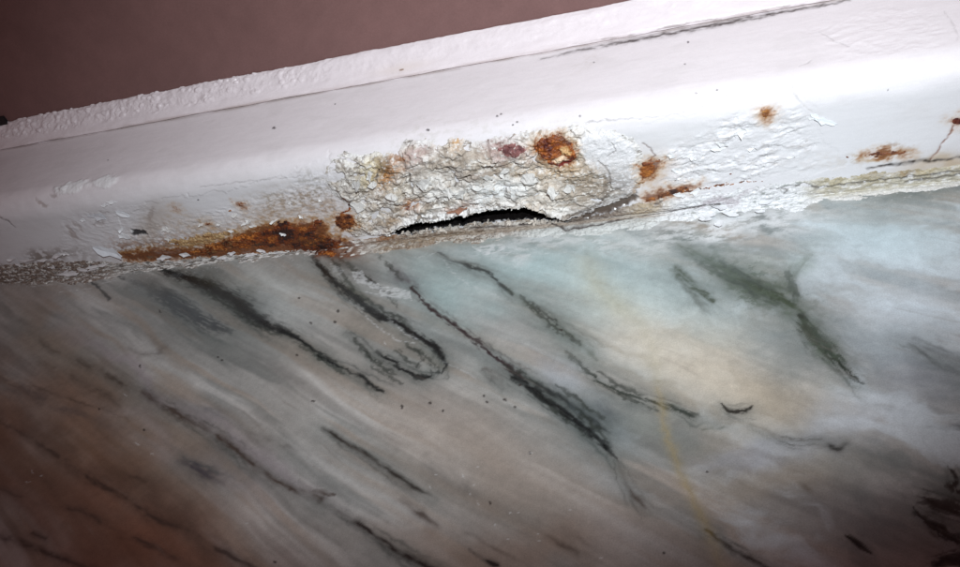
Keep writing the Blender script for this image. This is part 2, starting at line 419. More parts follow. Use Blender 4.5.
    v([(484,368,1.5,.7),(492,374,3),(500,381,2.5),(504,390,1,.6)], (.07,.045,.04), 1.6, .8, .25, .85)
    v([(438,252,1,.7),(450,260,1.2,.5),(464,264,1.4),(474,268,2),(488,272,1.8),(496,280,1.2),(504,287,1.5),(513,294,1.5)], dark, 1.8, .4, .25, .9)
    v([(466,268,3,.5),(482,276,3,.5)], (.09,.09,.085), 1.4, .4, .25, .7)
    v([(508,290,1.5),(521,300,3,.8),(535,309,3),(548,319,3.5),(568,334,3.5),(580,342,2.5),(590,352,2),(597,361,1.2)], (.13,.15,.12), 1.6, .5, .35, .9)
    v([(545,322,8,.4),(575,345,6,.4)], (.22,.25,.24), 1.3, .4, .2, .7)
    v([(514,379,4),(526,383,4.5),(534,392,4.5),(555,406,4.5),(575,421,4.5),(595,437,4),(605,446,3),(616,458,1.5,.7)], warp=.7)
    v([(530,380,2),(545,389,3),(561,398,3),(588,417,3.5),(600,426,3),(610,433,2,.6)], dark, 1.6, .7, .35, .9)
    v([(570,405,6,.5),(600,425,8,.5),(618,440,5,.3)], (.12,.15,.16), 1.3, .5, .3, .8)
    v([(600,405,5,.7),(607,414,5,.7)], (.11,.12,.13), 1.3, .5, .3, .7)
    v([(616,458,1.5,.3),(626,482,1.8,.6),(634,495,3),(644,506,2,.9),(651,512,1.5)], brown, 1.5, .4, .3, .85)
    v([(566,352,1.5,.6),(578,362,1.5,.7),(590,374,2.2),(598,381,2.5),(608,387,2.2),(620,393,2),(632,396,2),(645,399,1.8),(660,403,2.5),(668,406,3.5),(677,410,2.5),(686,413,2),(693,416,4),(700,412,1.5,.6)], (.045,.055,.045), 1.7, .7, .3, .95)
    v([(612,396,4,.5),(630,404,4,.6),(648,408,3,.4)], (.10,.12,.13), 1.3, .5, .3, .8)
    v([(640,404,3,.4),(660,415,3,.4),(690,422,2,.4)], (.18,.20,.18), 1.3, .5, .2, .6)
    v([(722,404,1),(727,409,2.5),(735,412,2.2),(743,411,2.4),(751,408,2)], (.035,.032,.026), 1.9, .6, .28, 1.)
    v([(704,429,1.6,.7),(714,430,2,.6),(724,427,1.8)], green, 1.6, .7, .3, .8)
    v([(752,424,1,.4),(763,430,2,.8),(775,437,2.4),(788,441,1.8),(805,440,1,.5),(822,438,.8,.4)], (.07,.06,.045), 1.6, .6, .3, .9)
    v([(830,447,3.5),(838,449,4),(845,445,2.5,.6)], (.055,.055,.05), 1.6, .7, .35, .9)
    v([(806,486,5,.7),(812,491,4,.6)], (.17,.13,.09), 1.3, .6, .3, .8)
    v([(848,537,2.5),(857,543,3.5),(869,552,2)], (.03,.026,.022), 1.7, .4, .35, 1.)
    v([(680,524,3,.7),(692,531,4,.9),(706,540,4,.6)], (.10,.075,.055), 1.4, .5, .35, .85)
    v([(706,531,1.5),(716,536,2),(734,549,2.4),(748,558,2.4),(768,569,2.4)], (.04,.032,.028), 1.6, .5, .35, 1.)
    v([(917,502,3,.6),(928,500,6),(942,508,9),(962,512,10),(990,520,10)], (.035,.028,.024), 1.8, 1.1, .3, 1.)
    v([(916,511,1.5),(926,520,4),(938,529,5),(962,543,5),(985,555,5)], (.03,.024,.02), 1.8, 1., .3, 1.)
    v([(951,468,2),(957,478,4),(950,487,4),(962,492,6)], (.035,.028,.024), 1.8, 1., .3, .95)
    v([(936,565,6),(950,560,8),(970,560,12)], (.028,.022,.018), 1.8, 1., .3, 1.)
    v([(928,426,1.5,.5),(945,428,2.2,.8),(962,427,3)], (.05,.045,.04), 1.6, .6, .3, .9)
    v([(898,338,3,.3),(912,341,3,.5),(928,348,4,.6),(945,358,4,.8),(960,368,6),(980,380,6)], (.10,.10,.11), 1.4, .6, .35, .85)
    v([(585,262,9,.5),(598,288,11,.7),(617,306,11,.7),(636,318,9,.5),(650,340,7,.3),(658,380,4,.4)], (.55,.49,.30), 1.5, .8, 0, .55)
    v([(658,390,3,.5),(663,415,3.5,.7),(668,440,3.5,.8),(680,471,4,.8),(694,501,4,.8),(704,521,5,.7),(717,555,6,.5),(725,575,6,.4)], yellow, 1.5, .7, 0, .65)
    v([(677,270,4),(690,284,4),(700,292,4),(713,301,2.5)], (.05,.07,.04), 1.6, 1.1, .35, .9)
    v([(680,244,4,.5),(707,260,5,.7),(734,276,6,.9),(757,287,6),(781,299,6),(797,312,5)], (.07,.10,.06), 1.5, 1.3, .45, 1.)
    v([(730,272,3,.5),(752,284,3),(775,294,3.5),(792,304,3)], (.045,.065,.035), 1.7, 1.4, .2, .9)
    v([(800,316,3.5),(806,326,6),(818,342,7),(830,354,6),(843,366,4.5),(855,377,3),(864,383,1.5,.7)], (.028,.04,.03), 1.9, .8, .4, 1.)
    v([(812,330,9,.5),(830,352,8,.5)], (.16,.18,.13), 1.4, .7, .3, .7)
    v([(824,246,5,.3),(808,258,5,.6),(795,270,5,.8),(787,284,6,.8),(784,298,5,.6)], (.10,.13,.085), 1.3, 1.6, .4, .6)
    v([(745,215,5,.4),(770,230,6,.6),(790,240,6,.5),(806,246,6,.4)], (.19,.215,.20), 1.3, .9, .3, .8)
    v([(870,206,4,.5),(890,198,4,.8),(920,192,4,.7),(962,186,3,.5)], (.23,.26,.25), 1.3, .7, .3, .85)  # no vein: grey-green band paints the shadow along the joint
    v([(690,235,8,.4),(720,250,8,.5),(745,262,6,.3)], (.27,.31,.30), 1.3, .9, .3, .7)
    v([(330,262,5,.5),(350,256,6,.6),(372,262,4,.4)], (.20,.13,.08), 1.4, .8, .2, .6)
    gd = (.04, .048, .04)
    for pts in ([(338,256),(350,266),(365,277),(385,291),(398,306)], [(322,250),(336,264),(346,278),(353,290)], [(366,299),(386,312),(402,319),(412,330)], [(404,343),(424,356),(438,369)], [(396,350),(408,361),(420,368)],
                [(354,339),(364,352),(380,365),(396,374)], [(372,366),(386,374),(402,384)], [(380,258),(392,268),(402,280)], [(505,365),(520,373),(534,382)], [(538,394),(558,411),(584,436)], [(556,384),(580,401),(602,418)], [(575,410),(592,422),(606,440)],
                [(612,389),(636,402),(656,411)], [(600,372),(616,386),(640,393)], [(520,296),(540,314),(562,336)], [(530,302),(556,322),(580,344)], [(186,276),(214,285),(240,303),(262,318)], [(205,292),(232,308),(256,326),(280,336)], [(300,345),(322,360),(345,374)], [(700,264),(726,276),(752,292),(776,304)], [(720,262),(748,278),(770,290)], [(812,326),(826,346),(846,364)], [(788,272),(792,288),(796,302)]):
        g = pts[0][0] > 690
        v([(x, y, (2.6 if g else 1.5)*(1.25-.5*abs(k/(len(pts)-1)-.5)), .55+.45*math.sin(math.pi*(k+.5)/len(pts))) for k, (x, y) in enumerate(pts)], (.05, .07, .055) if g else gd, 1.8, 1.1, .45, .8)
    rb_ = np.random.RandomState(21); extra = []
    for (pts, c, soft, warp, halo, s, wm) in V:
        if s < .85 or c == yellow or len(pts) < 4: continue
        d_ = np.array(pts[-1][:2], float)-np.array(pts[0][:2], float); d_ /= np.linalg.norm(d_)+1e-9; nrm = np.array([-d_[1], d_[0]])
        wmax = max(p[2] for p in pts)
        for k in range(5):
            off = rb_.choice([-1, 1])*(wmax*1.2+1.5+rb_.rand()*7); i0 = rb_.randint(0, max(1, len(pts)-3)); i1 = min(len(pts), i0+3+rb_.randint(0, 4))
            sub = []
            for j, p in enumerate(pts[i0:i1]):
                f = j/max(1, i1-i0-1); g = off*(.35+.65*f) if rb_.rand() < .85 else off*.6
                sub.append((p[0]+nrm[0]*g+d_[0]*8*f, p[1]+nrm[1]*g+d_[1]*8*f, max(.7, p[2]*(.25+.25*rb_.rand())), (.2+.8*math.sin(math.pi*min(1, .15+f*.85)))))
            if all(q_[1] > 284-.108*q_[0]+8 for q_ in sub): extra.append((sub, tuple(.6*np.array(c)+.4*np.array((.12, .13, .12))), 1.5, .8, .4, .35+.35*rb_.rand(), 1.))
        # smoky shade beside the vein
        extra.append(([(p[0]+nrm[0]*wmax*.8, p[1]+nrm[1]*wmax*.8, p[2]*3.2+2.5, .9) for p in pts if p[1] > 284-.108*p[0]+4], (.20, .235, .22), 1.3, .6, 0, .38, 1.))
    cores = [([(p[0], p[1], max(.6, p[2]*.5)) + ((p[3],) if len(p) > 3 else ()) for p in pts], (.012, .014, .014), 3., warp*1.6, .01, .75, 1.) for (pts, c, soft, warp, halo, s, wm) in V if s >= .95 and max(c) < .032]
    V = [e for e in extra if len(e[0]) > 1] + V + cores
    for i, (pts, c, soft, warp, halo, s, wm) in enumerate(V):
        m = line_mask(U, T, pts, soft, warp, 30+i*2, halo*1.0, wm*1.2)
        k = m > .003
        mk = m[k]*(1 - .35*sst(.1, .6, fbm(A[k]/10, B[k]/1.2, 3, 60+i)))
        col[k] = mixc(col[k], c, mk*s)
    col *= .76
    # hair veins running with the grain
    hv = sst(.80, .97, ridged(A/70, B/7, 3, 8))*sst(-.1, .4, fbm(U/25, T/25, 3, 9))
    col = mixc(col, (.20, .17, .15), hv*.38)
    gr = 1.6*fbm((U+.4*w1)/5, (T+.4*w2)/4, 5, 55, .6)
    col *= (1+.09*gr)[..., None]
    gp = np.maximum(blob(U, T, 755, 284, 62, 20, 30, .5, 91), .9*blob(U, T, 825, 348, 40, 11, 50, .5, 92))
    col = mixc(col, (.07, .095, .068), gp*sst(.0, .4, 1.8*fbm(U/3.5, T/2.6, 5, 93, .65))*.75)
    mott = fbm(U/1.6, T/1.6, 4, 70); col *= (1+.10*mott)[..., None]
    # pits
    pit = np.zeros(U.shape)
    rg = np.random.RandomState(3)
    for (px, py) in [(335,322),(338,311),(299,298),(311,323),(371,280),(390,268),(297,355),(313,401),(430,403),(443,411),(402,407),(520,385),(561,330),(484,396),(487,402),(505,400),(515,407),(707,472),(530,453),(490,503),(664,553),(275,562),(99,409),(144,430),(160,311),(218,357),(222,360),(140,366)]:
        col = mixc(col, (.03, .022, .02), .85*sst(.15, .7, blob(U, T, px, py, 1.2+rg.rand()*1.3, .9+rg.rand()*.7, rg.rand()*90, .5, int(px))))
    # flecks and smears of white paint on the stone
    pm = np.zeros(U.shape)
    for (px, py, l, a) in [(430,487,3,60),(436,475,2,0),(478,467,2,0),(474,485,2,-20),(463,476,4,60),(470,494,4,65),(478,503,4,60),(510,513,3,0),(518,513,2,0),(495,525,2,0),(508,539,2.5,0),(538,534,2,0),(539,541,2,0),(531,453,3,0),(247,523,3,0),(137,444,4,30),(152,454,3,20),(32,472,3,60),(385,343,3,60),(41,476,2,0),(28,482,4,0),(125,395,3,40),(570,510,2,0),(601,558,2,0)]:
        pm = np.maximum(pm, .35*sst(.2, .7, blob(U, T, px, py, l*.8, .7, a, .4, int(px+py))))
    for pts in ([(30,287,.7),(55,284,.8),(90,281,.6)], [(60,292,.6),(92,288,.6)], [(100,284,.5),(118,280,.7)], [(415,258,.6),(448,250,.7)], [(530,250,.6),(562,247,.8)], [(540,254,.7),(575,252,.5)], [(365,292,.6),(412,300,.8)],
                [(388,318,.5,.6),(402,331,1,.8),(418,340,.8)], [(352,302,.5,.7),(376,326,1,.8),(398,341,1.2,.8),(414,343,.7)], [(442,258,.7,.6),(452,272,1.5,.7),(470,285,1.5,.6),(500,298,1,.5)], [(440,360,.5,.5),(470,374,.7,.6),(476,380,.6,.5)]):
        pm = np.maximum(pm, line_mask(U, T, pts, 2, .4, 5)*sst(-.3, .3, 1.6*fbm(U/2, T/.8, 3, 12))*.4)
    for pts, s in (([(350,272),(362,270),(368,280),(384,286),(410,290),(412,299),(380,297),(378,290),(356,283)], .55), ([(470,247),(500,243),(512,247),(500,252),(486,256)], .8), ([(330,262),(345,270),(340,276),(330,270)], .3)):
        sd = poly_sd(U, T, pts, 1.0, 21, 2.0)
        pm = np.maximum(pm, sst(-.1, .35, sd)*sst(-.45, .25, fbm(U/2.2, T/1.1, 4, 13))*s)
    sm = np.maximum(1.35*blob(U, T, 725, 222, 85, 19, -8, .5, 81), .7*blob(U, T, 560, 243, 90, 8, -5, .5, 82))
    film = sm*sst(-.5, .35, 1.6*fbm(U/7, T/3, 6, 83, .68))
    pm = np.maximum(pm, np.clip(film, 0, 1)*.9)
    d, r, _ = cells(U/1.9, T/1.4, 5)
    pm = np.maximum(pm, .8*sst(.30, .15, d/(.4+.6*r))*(r > .7)*np.exp(T/5)*.6)
    col = mixc(col, (.72, .73, .74), pm*.85)
    # rust bleeding from the frame
    rb = line_mask(U, T, [(318,255,3),(335,254,5),(350,256,4),(364,252,3)], 1.6, .9, 15)
    col = mixc(col, (.16, .045, .012), rb*.85)
    rb = line_mask(U, T, [(365,250,5,.6),(400,246,6,.7),(440,243,5,.6),(500,243,4,.3)], 1.4, .9, 16)
    col = mixc(col, (.30, .23, .16), rb*.6)
    dust = sst(.15, .6, fbm(U/2.5, T/1.6, 4, 33))*np.exp(T/3.5)*(T < 0)
    col = mixc(col, (.55, .52, .48), dust*.6)
    rough = .20 + .08*fbm(U/14, T/14, 3, 17) + .25*pm + .2*dust
    Z = .06*fbm(U/22, T/22, 3, 18) + .018*fbm(U/1.4, T/1.4, 3, 19) + .10*pm - .12*pit
    Z = np.where(T > .5, -.6, Z)
    P = np.stack([U, T, Z], -1)
    # close the slab: skirt down to its underside
    return P, col, np.clip(rough, .12, .9)
sill = empty('marble_ledge', (0, -40, 0), 'polished grey white marble sill with dark diagonal veins below the white frame', 'window sill')
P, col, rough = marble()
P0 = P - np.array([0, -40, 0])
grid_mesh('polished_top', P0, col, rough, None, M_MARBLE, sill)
def plain_box(name, x0, x1, y0, y1, z0, z1, colr, rough, mat, parent, off=(0, 0, 0)):
    v = np.array([(x, y, z) for x in (x0, x1) for y in (y0, y1) for z in (z0, z1)], float) - np.array(off)
    f = [(0,1,3,2),(4,6,7,5),(0,4,5,1),(2,3,7,6),(0,2,6,4),(1,5,7,3)]
    me = bpy.data.meshes.new(name); me.from_pydata((v*MM).tolist(), [], f)
    at = me.attributes.new('Col', 'FLOAT_COLOR', 'POINT'); at.data.foreach_set('color', np.tile(list(colr)+[rough], 8).astype(np.float32))
    me.materials.append(mat); me.update()
    o = bpy.data.objects.new(name, me); scene.collection.objects.link(o); o.parent = parent
    return o
plain_box('stone_body', UL-165, UR+145, TB-135, JY+8, -22, -.75, (.40, .385, .365), .4, M_MARBLE, sill, (0, -40, 0))

# ================================================================== WINDOW FRAME RAIL
frame = empty('window_rail', (0, 0, 0), 'white painted window frame rail, rusted and flaking along its foot on the marble', 'window frame')
CAV = [(388,233),(402,227),(420,222),(440,220),(455,217),(472,214),(485,211),(500,208),(520,207),(533,208),(545,213),(556,217),(568,221),(552,220),(530,218),(505,219),(480,221),(455,225),(430,228),(408,232)]
CAV2 = [(556,218),(575,215),(600,207),(625,198),(634,192),(638,197),(624,206),(604,214),(585,220),(568,222)]
def cav_sd(U, T):
    d = poly_sd(U, T, CAV, 2.0, 115, 2.6)
    k = d > -4
    d[k] += 1.0*fbm(U[k]/1.7, T[k]/1.3, 3, 117, .6)
    return d
FLK = [(655,150),(690,132),(730,112),(770,102),(800,105),(812,118),(818,132),(828,150),(842,158),(830,168),(790,178),(740,190),(690,196),(662,190),(650,170)]
def rail_fields(U, T):
    """relief (mm) of the paint and cavity depth"""
    h = .16*fbm(U/34, T/22, 3, 101) + .05*fbm(U/7, T/3.5, 3, 102) + .02*fbm(U/1.4, T/1.2, 3, 103)
    h += .30*np.exp(-((T-(TF+TT)/2)/9)**2)*fbm(U/16, T/9, 3, 104)        # wavy rounded edge
    fl = sst(-2.5, 6.0, poly_sd(U, T, FLK, 4.0, 105, 8))*(.25+.75*sst(-.25, .2, fbm(U/10, T/7, 4, 97)))
    a1 = U+.5*T+1.5*fbm(U/6, T/6, 3, 119); b1 = T-.2*U+1.0*fbm(U/6, T/6, 3, 99)
    tn = 6*fbm(a1/7, b1/3, 4, 106, .5); tf = tn-np.floor(tn)
    h += fl*(.22*(np.floor(tn)+sst(0, .10, tf)-.75*tf) + .18*fbm(a1/7, b1/4, 3, 98) + .08*fbm(U/1.3, T/.9, 3, 107) + .1)
    # peeled steps
    st = poly_sd(U, T, [(640,128),(700,112),(735,97),(793,92),(815,108),(819,135),(845,160),(800,190),(640,210)], 4., 108, 9)
    h += -.10*sst(-.15, .15, st)
    st2 = poly_sd(U, T, [(120,212),(180,196),(235,190),(290,175),(330,150),(340,230),(330,260),(120,262)], 4.5, 109, 9)
    h += -.14*sst(-.12, .12, st2)
    rg = sst(-1, 1.5, poly_sd(U, T, [(130,230),(230,205),(300,180),(335,160),(345,245),(330,258),(125,258)], 2.5, 110, 5))
    h += rg*(.35*(ridged(U/4.5, T/2.4, 4, 111)-.55)+.10*fbm(U/.9, T/.7, 3, 112))
    lf = sst(-1, 2, poly_sd(U, T, [(60,215),(150,200),(170,235),(130,255),(60,258)], 2.5, 113, 5))
    h += lf*.22*(ridged(U/6, T/3, 3, 114)-.55)
    ur = sst(-1, 2, poly_sd(U, T, [(800,30),(880,5),(940,10),(945,50),(850,60)], 3, 117, 6))
    h += ur*.22*(ridged(U/7, T/4, 3, 118)-.6)
    cav = sst(-.15, .5, cav_sd(U, T))
    return h, cav, fl, rg
def cav_shade(U, T):
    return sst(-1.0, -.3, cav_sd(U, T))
CRACKS = [([(640,119,.5),(668,116,.6),(700,107,.6),(735,90,.5)], (.40,.38,.37), .5, .15),
          ([(793,83,.6),(794,95,.7),(803,103,.6),(812,112,.6)], (.45,.43,.41), .6, .15),
          ([(582,125,.7),(592,121,.8),(612,120,.7),(640,118,.5)], (.30,.29,.28), .6, .25),
          ([(200,187,.5),(250,181,.6),(300,177,.4)], (.30,.28,.28), .5, .1),
          ([(0,217,.8),(8,221,.8),(15,227,.6)], (.10,.08,.08), .8, .15),
          ([(954,126,1),(946,138,1),(937,152,1),(930,160,.8)], (.23,.08,.035), .9, .2),
          ([(868,168,1.2),(895,165,1.8),(920,161,2.2),(945,160,1.8),(962,157,2)], (.03,.02,.015), 1., .35),
          ([(648,160,.8),(655,155,.8),(650,148,.6),(641,143,.6)], (.12,.05,.03), .8, .2),
          ([(820,32,.6),(838,42,.6),(850,47,.6)], (.42,.40,.40), .5, .1), ([(800,66,.6),(812,60,.6)], (.4,.38,.38), .5, .1),
          ([(945,10,.6),(955,25,.6),(958,40,.5)], (.42,.40,.40), .4, .1)]
STAINS = [([(532,145),(538,138),(562,133),(577,148),(570,163),(549,163)], .8), ([(638,165),(654,161),(664,160),(653,178),(643,180)], 1.), ([(760,109),(774,110),(768,122)], .8), ([(951,119),(964,116),(966,124),(956,126)], .6),
          ([(120,254),(150,249),(190,249),(222,241),(262,226),(308,221),(325,222),(330,236),(362,246),(336,257),(270,253),(215,258),(170,260),(128,262)], 1.), ([(334,216),(352,214),(357,222),(342,230)], 1.),
          ([(862,155),(885,149),(912,154),(885,157)], .8), ([(640,197),(668,188),(700,184),(690,190),(650,203)], .9), ([(236,204),(245,203),(246,208),(238,208)], .6), ([(172,207),(178,207),(178,210),(172,210)], .5), ([(203,223),(211,223),(211,226),(204,226)], .6)]
def bleed(U, T, col, n2, n3):
    for i, (pts, s_) in enumerate(STAINS):
        sd = poly_sd(U, T, pts, 2.0, 900+i*3, 3.) + 1.6*n2 + .5*n3
        col = mixc(col, (.56, .38, .20), s_*sst(-3.6, .6, sd)*.62)
        col = mixc(col, (.40, .15, .032), s_*sst(-1.7, .9, sd)*.75)
        col = mixc(col, (.13, .035, .010), s_*sst(-.5, 1.2, sd + 1.4*n3)*.85)
        col = col*(1 + .45*n3*s_*sst(-2, .5, sd))[..., None]
    return col
def rail():
    us = spaced(UL-4, UR+6, .30, UL-160, UR+140, 8)
    ts = np.concatenate([np.arange(0, TJ+.8, .27), TJ+np.array([1.0, 1.6, 4., 8.])])
    T, U = np.meshgrid(ts, us, indexing='ij')
    h, cav, fl, rg = rail_fields(U, T)
    n1 = fbm(U/12, T/6, 4, 120); n2 = 1.6*fbm(U/3, T/2, 5, 121, .62); n3 = 1.5*fbm(U/1.0, T/.8, 3, 122)
    col = np.zeros(U.shape+(3,)) + np.array([.83, .775, .795])
    col *= (1 + .03*n1 + .02*n2)[..., None]
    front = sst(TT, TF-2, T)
    col = mixc(col, (.70, .73, .755), front*.55)  # front face cooler and darker: shading put into the paint colour
    # grime and staining
    col = mixc(col, (.50, .45, .40), fl*sst(.1, .6, n2)*.35)
    col = mixc(col, (.86, .87, .88), fl*sst(.0, .5, -n2)*.7)
    g = blob(U, T, 300, 198, 40, 12, -12, .5, 123); col = mixc(col, (.20, .18, .13), g*sst(-.25, .35, n2+.5*n3)*.8)
    g = blob(U, T, 235, 232, 75, 17, -6, .5, 124); col = mixc(col, (.48, .36, .24), g*(.45+.5*sst(-.2, .5, n2)))
    g = blob(U, T, 300, 222, 55, 20, -14, .5, 125); col = mixc(col, (.36, .22, .12), g*(.4+.6*sst(-.2, .4, n2)))
    band = [(126,251),(170,246),(215,246),(260,236),(300,232),(340,240)]
    g = line_mask(U, T, [(x, y, 11, 1) for x, y in band], 1.4, 1.6, 170)
    col = mixc(col, (.40, .20, .08), g*sst(-.35, .25, n2+.3*n3)*.85)
    g = line_mask(U, T, [(x, y, 6, 1) for x, y in band], 1.6, 1.4, 172)
    col = mixc(col, (.15, .045, .012), g*sst(-.45, .1, n2+.3*n3)*.9)
    g = blob(U, T, 150, 225, 12, 20, 20, .6, 126); col = mixc(col, (.45, .38, .32), g*.7)
    g = blob(U, T, 450, 170, 150, 40, -6, .4, 127); col = mixc(col, (.60, .57, .53), g*sst(-.1, .5, n2)*.5)
    g = blob(U, T, 950, 163, 45, 8, -5, .4, 128); col = mixc(col, (.50, .36, .20), g*.75)
    g = blob(U, T, 880, 158, 45, 7, -5, .6, 129); col = mixc(col, (.52, .42, .30), g*sst(-.3, .3, n2)*.85)
    g = blob(U, T, 885, 153, 22, 5, -8, .7, 130); col = mixc(col, (.17, .06, .025), g*sst(-.1, .25, n2+n3*.4)*.9)
    g = blob(U, T, 765, 116, 8, 7, 0, .7, 131); col = mixc(col, (.55, .30, .12), g*.5)
    g = blob(U, T, 650, 172, 24, 18, -10, .6, 132); col = mixc(col, (.55, .36, .22), g*.45)
    g = blob(U, T, 40, 262, 60, 9, -5, .5, 133); col = mixc(col, (.22, .17, .14), g*sst(-.5, .15, n2)*.85)
    g = blob(U, T, 60, 190, 8, 5, 30, .6, 134)
    g = blob(U, T, 585, 62, 16, 8, -20, .6, 135); col = mixc(col, (.66, .60, .58), g*sst(-.2, .4, n2)*.5)
    col = bleed(U, T, col, n2, n3)
    # dirt caught along the joint with the sealant
    jd = np.exp(-((T-TJ)/.9)**2); col = mixc(col, (.36, .29, .26), jd*sst(-.5, .3, fbm(U/14, T/2, 3, 136))*.7)
    jd = line_mask(U, T, [(540,59,1.5,.6),(580,50,2,.8),(640,39,2.5),(690,30,3),(740,20,3),(790,11,2),(850,0,1.5,.7)], 1.7, .8, 137)
    col = mixc(col, (.07, .05, .047), jd*sst(-.6, .1, fbm(U/5, T/.9, 3, 138)))
    for i, (pts, c, s, dep) in enumerate(CRACKS):
        m = line_mask(U, T, pts, 2, .6, 140+i, 0)*(.55+.45*sst(-.3, .25, 1.6*fbm(U/2.6, T/1.6, 3, 150+i))); col = mixc(col, c, m*s); h = h - dep*m
    # specks of dirt
    for (px, py, rr) in [(428,130,2.),(497,116,1.6),(501,114,1.4),(517,122,1.6),(513,125,1.2),(580,116,1.3),(688,42,1.6),(685,64,1.2),(717,90,1.2),(696,93,1.),(888,90,1.),(594,62,1.1),(198,200,1.2),(401,77,1.),(274,128,2.),(108,160,1.),(335,104,1.)]:
        col = mixc(col, (.06, .05, .055), .85*sst(.2, .7, blob(U, T, px, py, rr*.9, rr*.7, 0, .6, int(px))))
    br = fbm(U/40, T/.9, 4, 180, .6); col *= (1+.035*br)[..., None]; h = h + .008*br*sst(TF, TT, T)
    gm = sst(.15, .5, 1.7*fbm(U/20, T/9, 5, 181, .6)); col = mixc(col, (.62, .585, .575), gm*.14)
    # scratches and chips in the left face
    for (px, py, l, w, a, c, s) in [(41,203,8,2.6,35,(.40,.33,.30),.8),(72,233,11,3.2,52,(.36,.29,.26),.8),(77,226,9,2,40,(.45,.38,.36),.6),(96,216,11,3,8,(.66,.68,.72),.6),(100,224,9,1.6,-10,(.42,.37,.36),.6),(53,196,4,2,20,(.35,.29,.27),.7),(150,215,3,8,20,(.35,.29,.26),.6),(105,213,6,1.5,10,(.4,.36,.36),.6),(150,258,4,2,0,(.2,.15,.1),.7)]:
        m = sst(.15, .8, blob(U, T, px, py, l, w, a, .6, int(px*3))); col = mixc(col, c, m*s*.75); h = h - .15*m
    m = sst(.3, .5, blob(U, T, 139, 233, 9, 3.6, 8, .7, 161)); col = mixc(col, (.025, .025, .028), m*.95); h -= .8*m
    for (px, py, l, w, a) in [(72,187,20,5,-14),(103,181,15,6,-10),(60,189,8,3,-10)]:
        m = sst(.2, .7, blob(U, T, px, py, l, w, a, .45, int(px*5))); col = mixc(col, (.88, .88, .89), m*.9); h = h + .4*m*(1+.5*n2)
    # brown groove, then the shade of the rotted hollow painted near black
    c2 = poly_sd(U, T, CAV2, 2.0, 116, 2.6); col = mixc(col, (.12, .092, .075), sst(-1.2, .6, c2 + n2)); h = h - .9*sst(-.8, .8, c2)
    col = mixc(col, (.007, .006, .006), cav_shade(U, T))
    h = h - 1.6*cav
    rough = .25 + .05*n1 + .25*fl + .2*rg + .3*cav + .2*jd
    y, z = base(T); ny, nz = normal(T, .01)
    h = np.where(T > TJ+.9, h - 1.0, h)                 # groove under the sealant
    P = np.stack([U, y+ny*h, np.maximum(z+nz*h, .15*(T <= .01)+z*0-9*(T > .01))], -1)
    return P, col, np.clip(rough, .15, .95), cav < .35
P, col, rough, whole = rail()
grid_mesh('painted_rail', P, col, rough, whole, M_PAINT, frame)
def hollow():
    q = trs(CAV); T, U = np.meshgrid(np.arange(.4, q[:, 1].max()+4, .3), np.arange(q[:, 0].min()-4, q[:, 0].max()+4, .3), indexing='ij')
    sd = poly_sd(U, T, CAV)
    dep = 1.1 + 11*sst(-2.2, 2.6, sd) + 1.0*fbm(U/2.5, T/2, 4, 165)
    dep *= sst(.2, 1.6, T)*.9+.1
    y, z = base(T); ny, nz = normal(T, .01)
    col = np.zeros(U.shape+(3,)) + np.array([.005, .004, .004]); col *= (1+.8*fbm(U/1.5, T/1.2, 3, 166))[..., None]  # near-black colour paints the shade inside the recess
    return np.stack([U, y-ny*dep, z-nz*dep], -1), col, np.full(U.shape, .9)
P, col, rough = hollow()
M_VOID = surface_material('hollow_shade', .5, 1500, .8, 1800, .04)
o = grid_mesh('hollow', P, col, rough, None, M_VOID, frame); o['label'] = 'rotted hollow under the filler, its inner shade painted black'
plain_box('rail_core', UL-165, UR+145, 17, JY+6, .3, KZ-14, (.10, .07, .05), .8, M_RUST, frame)

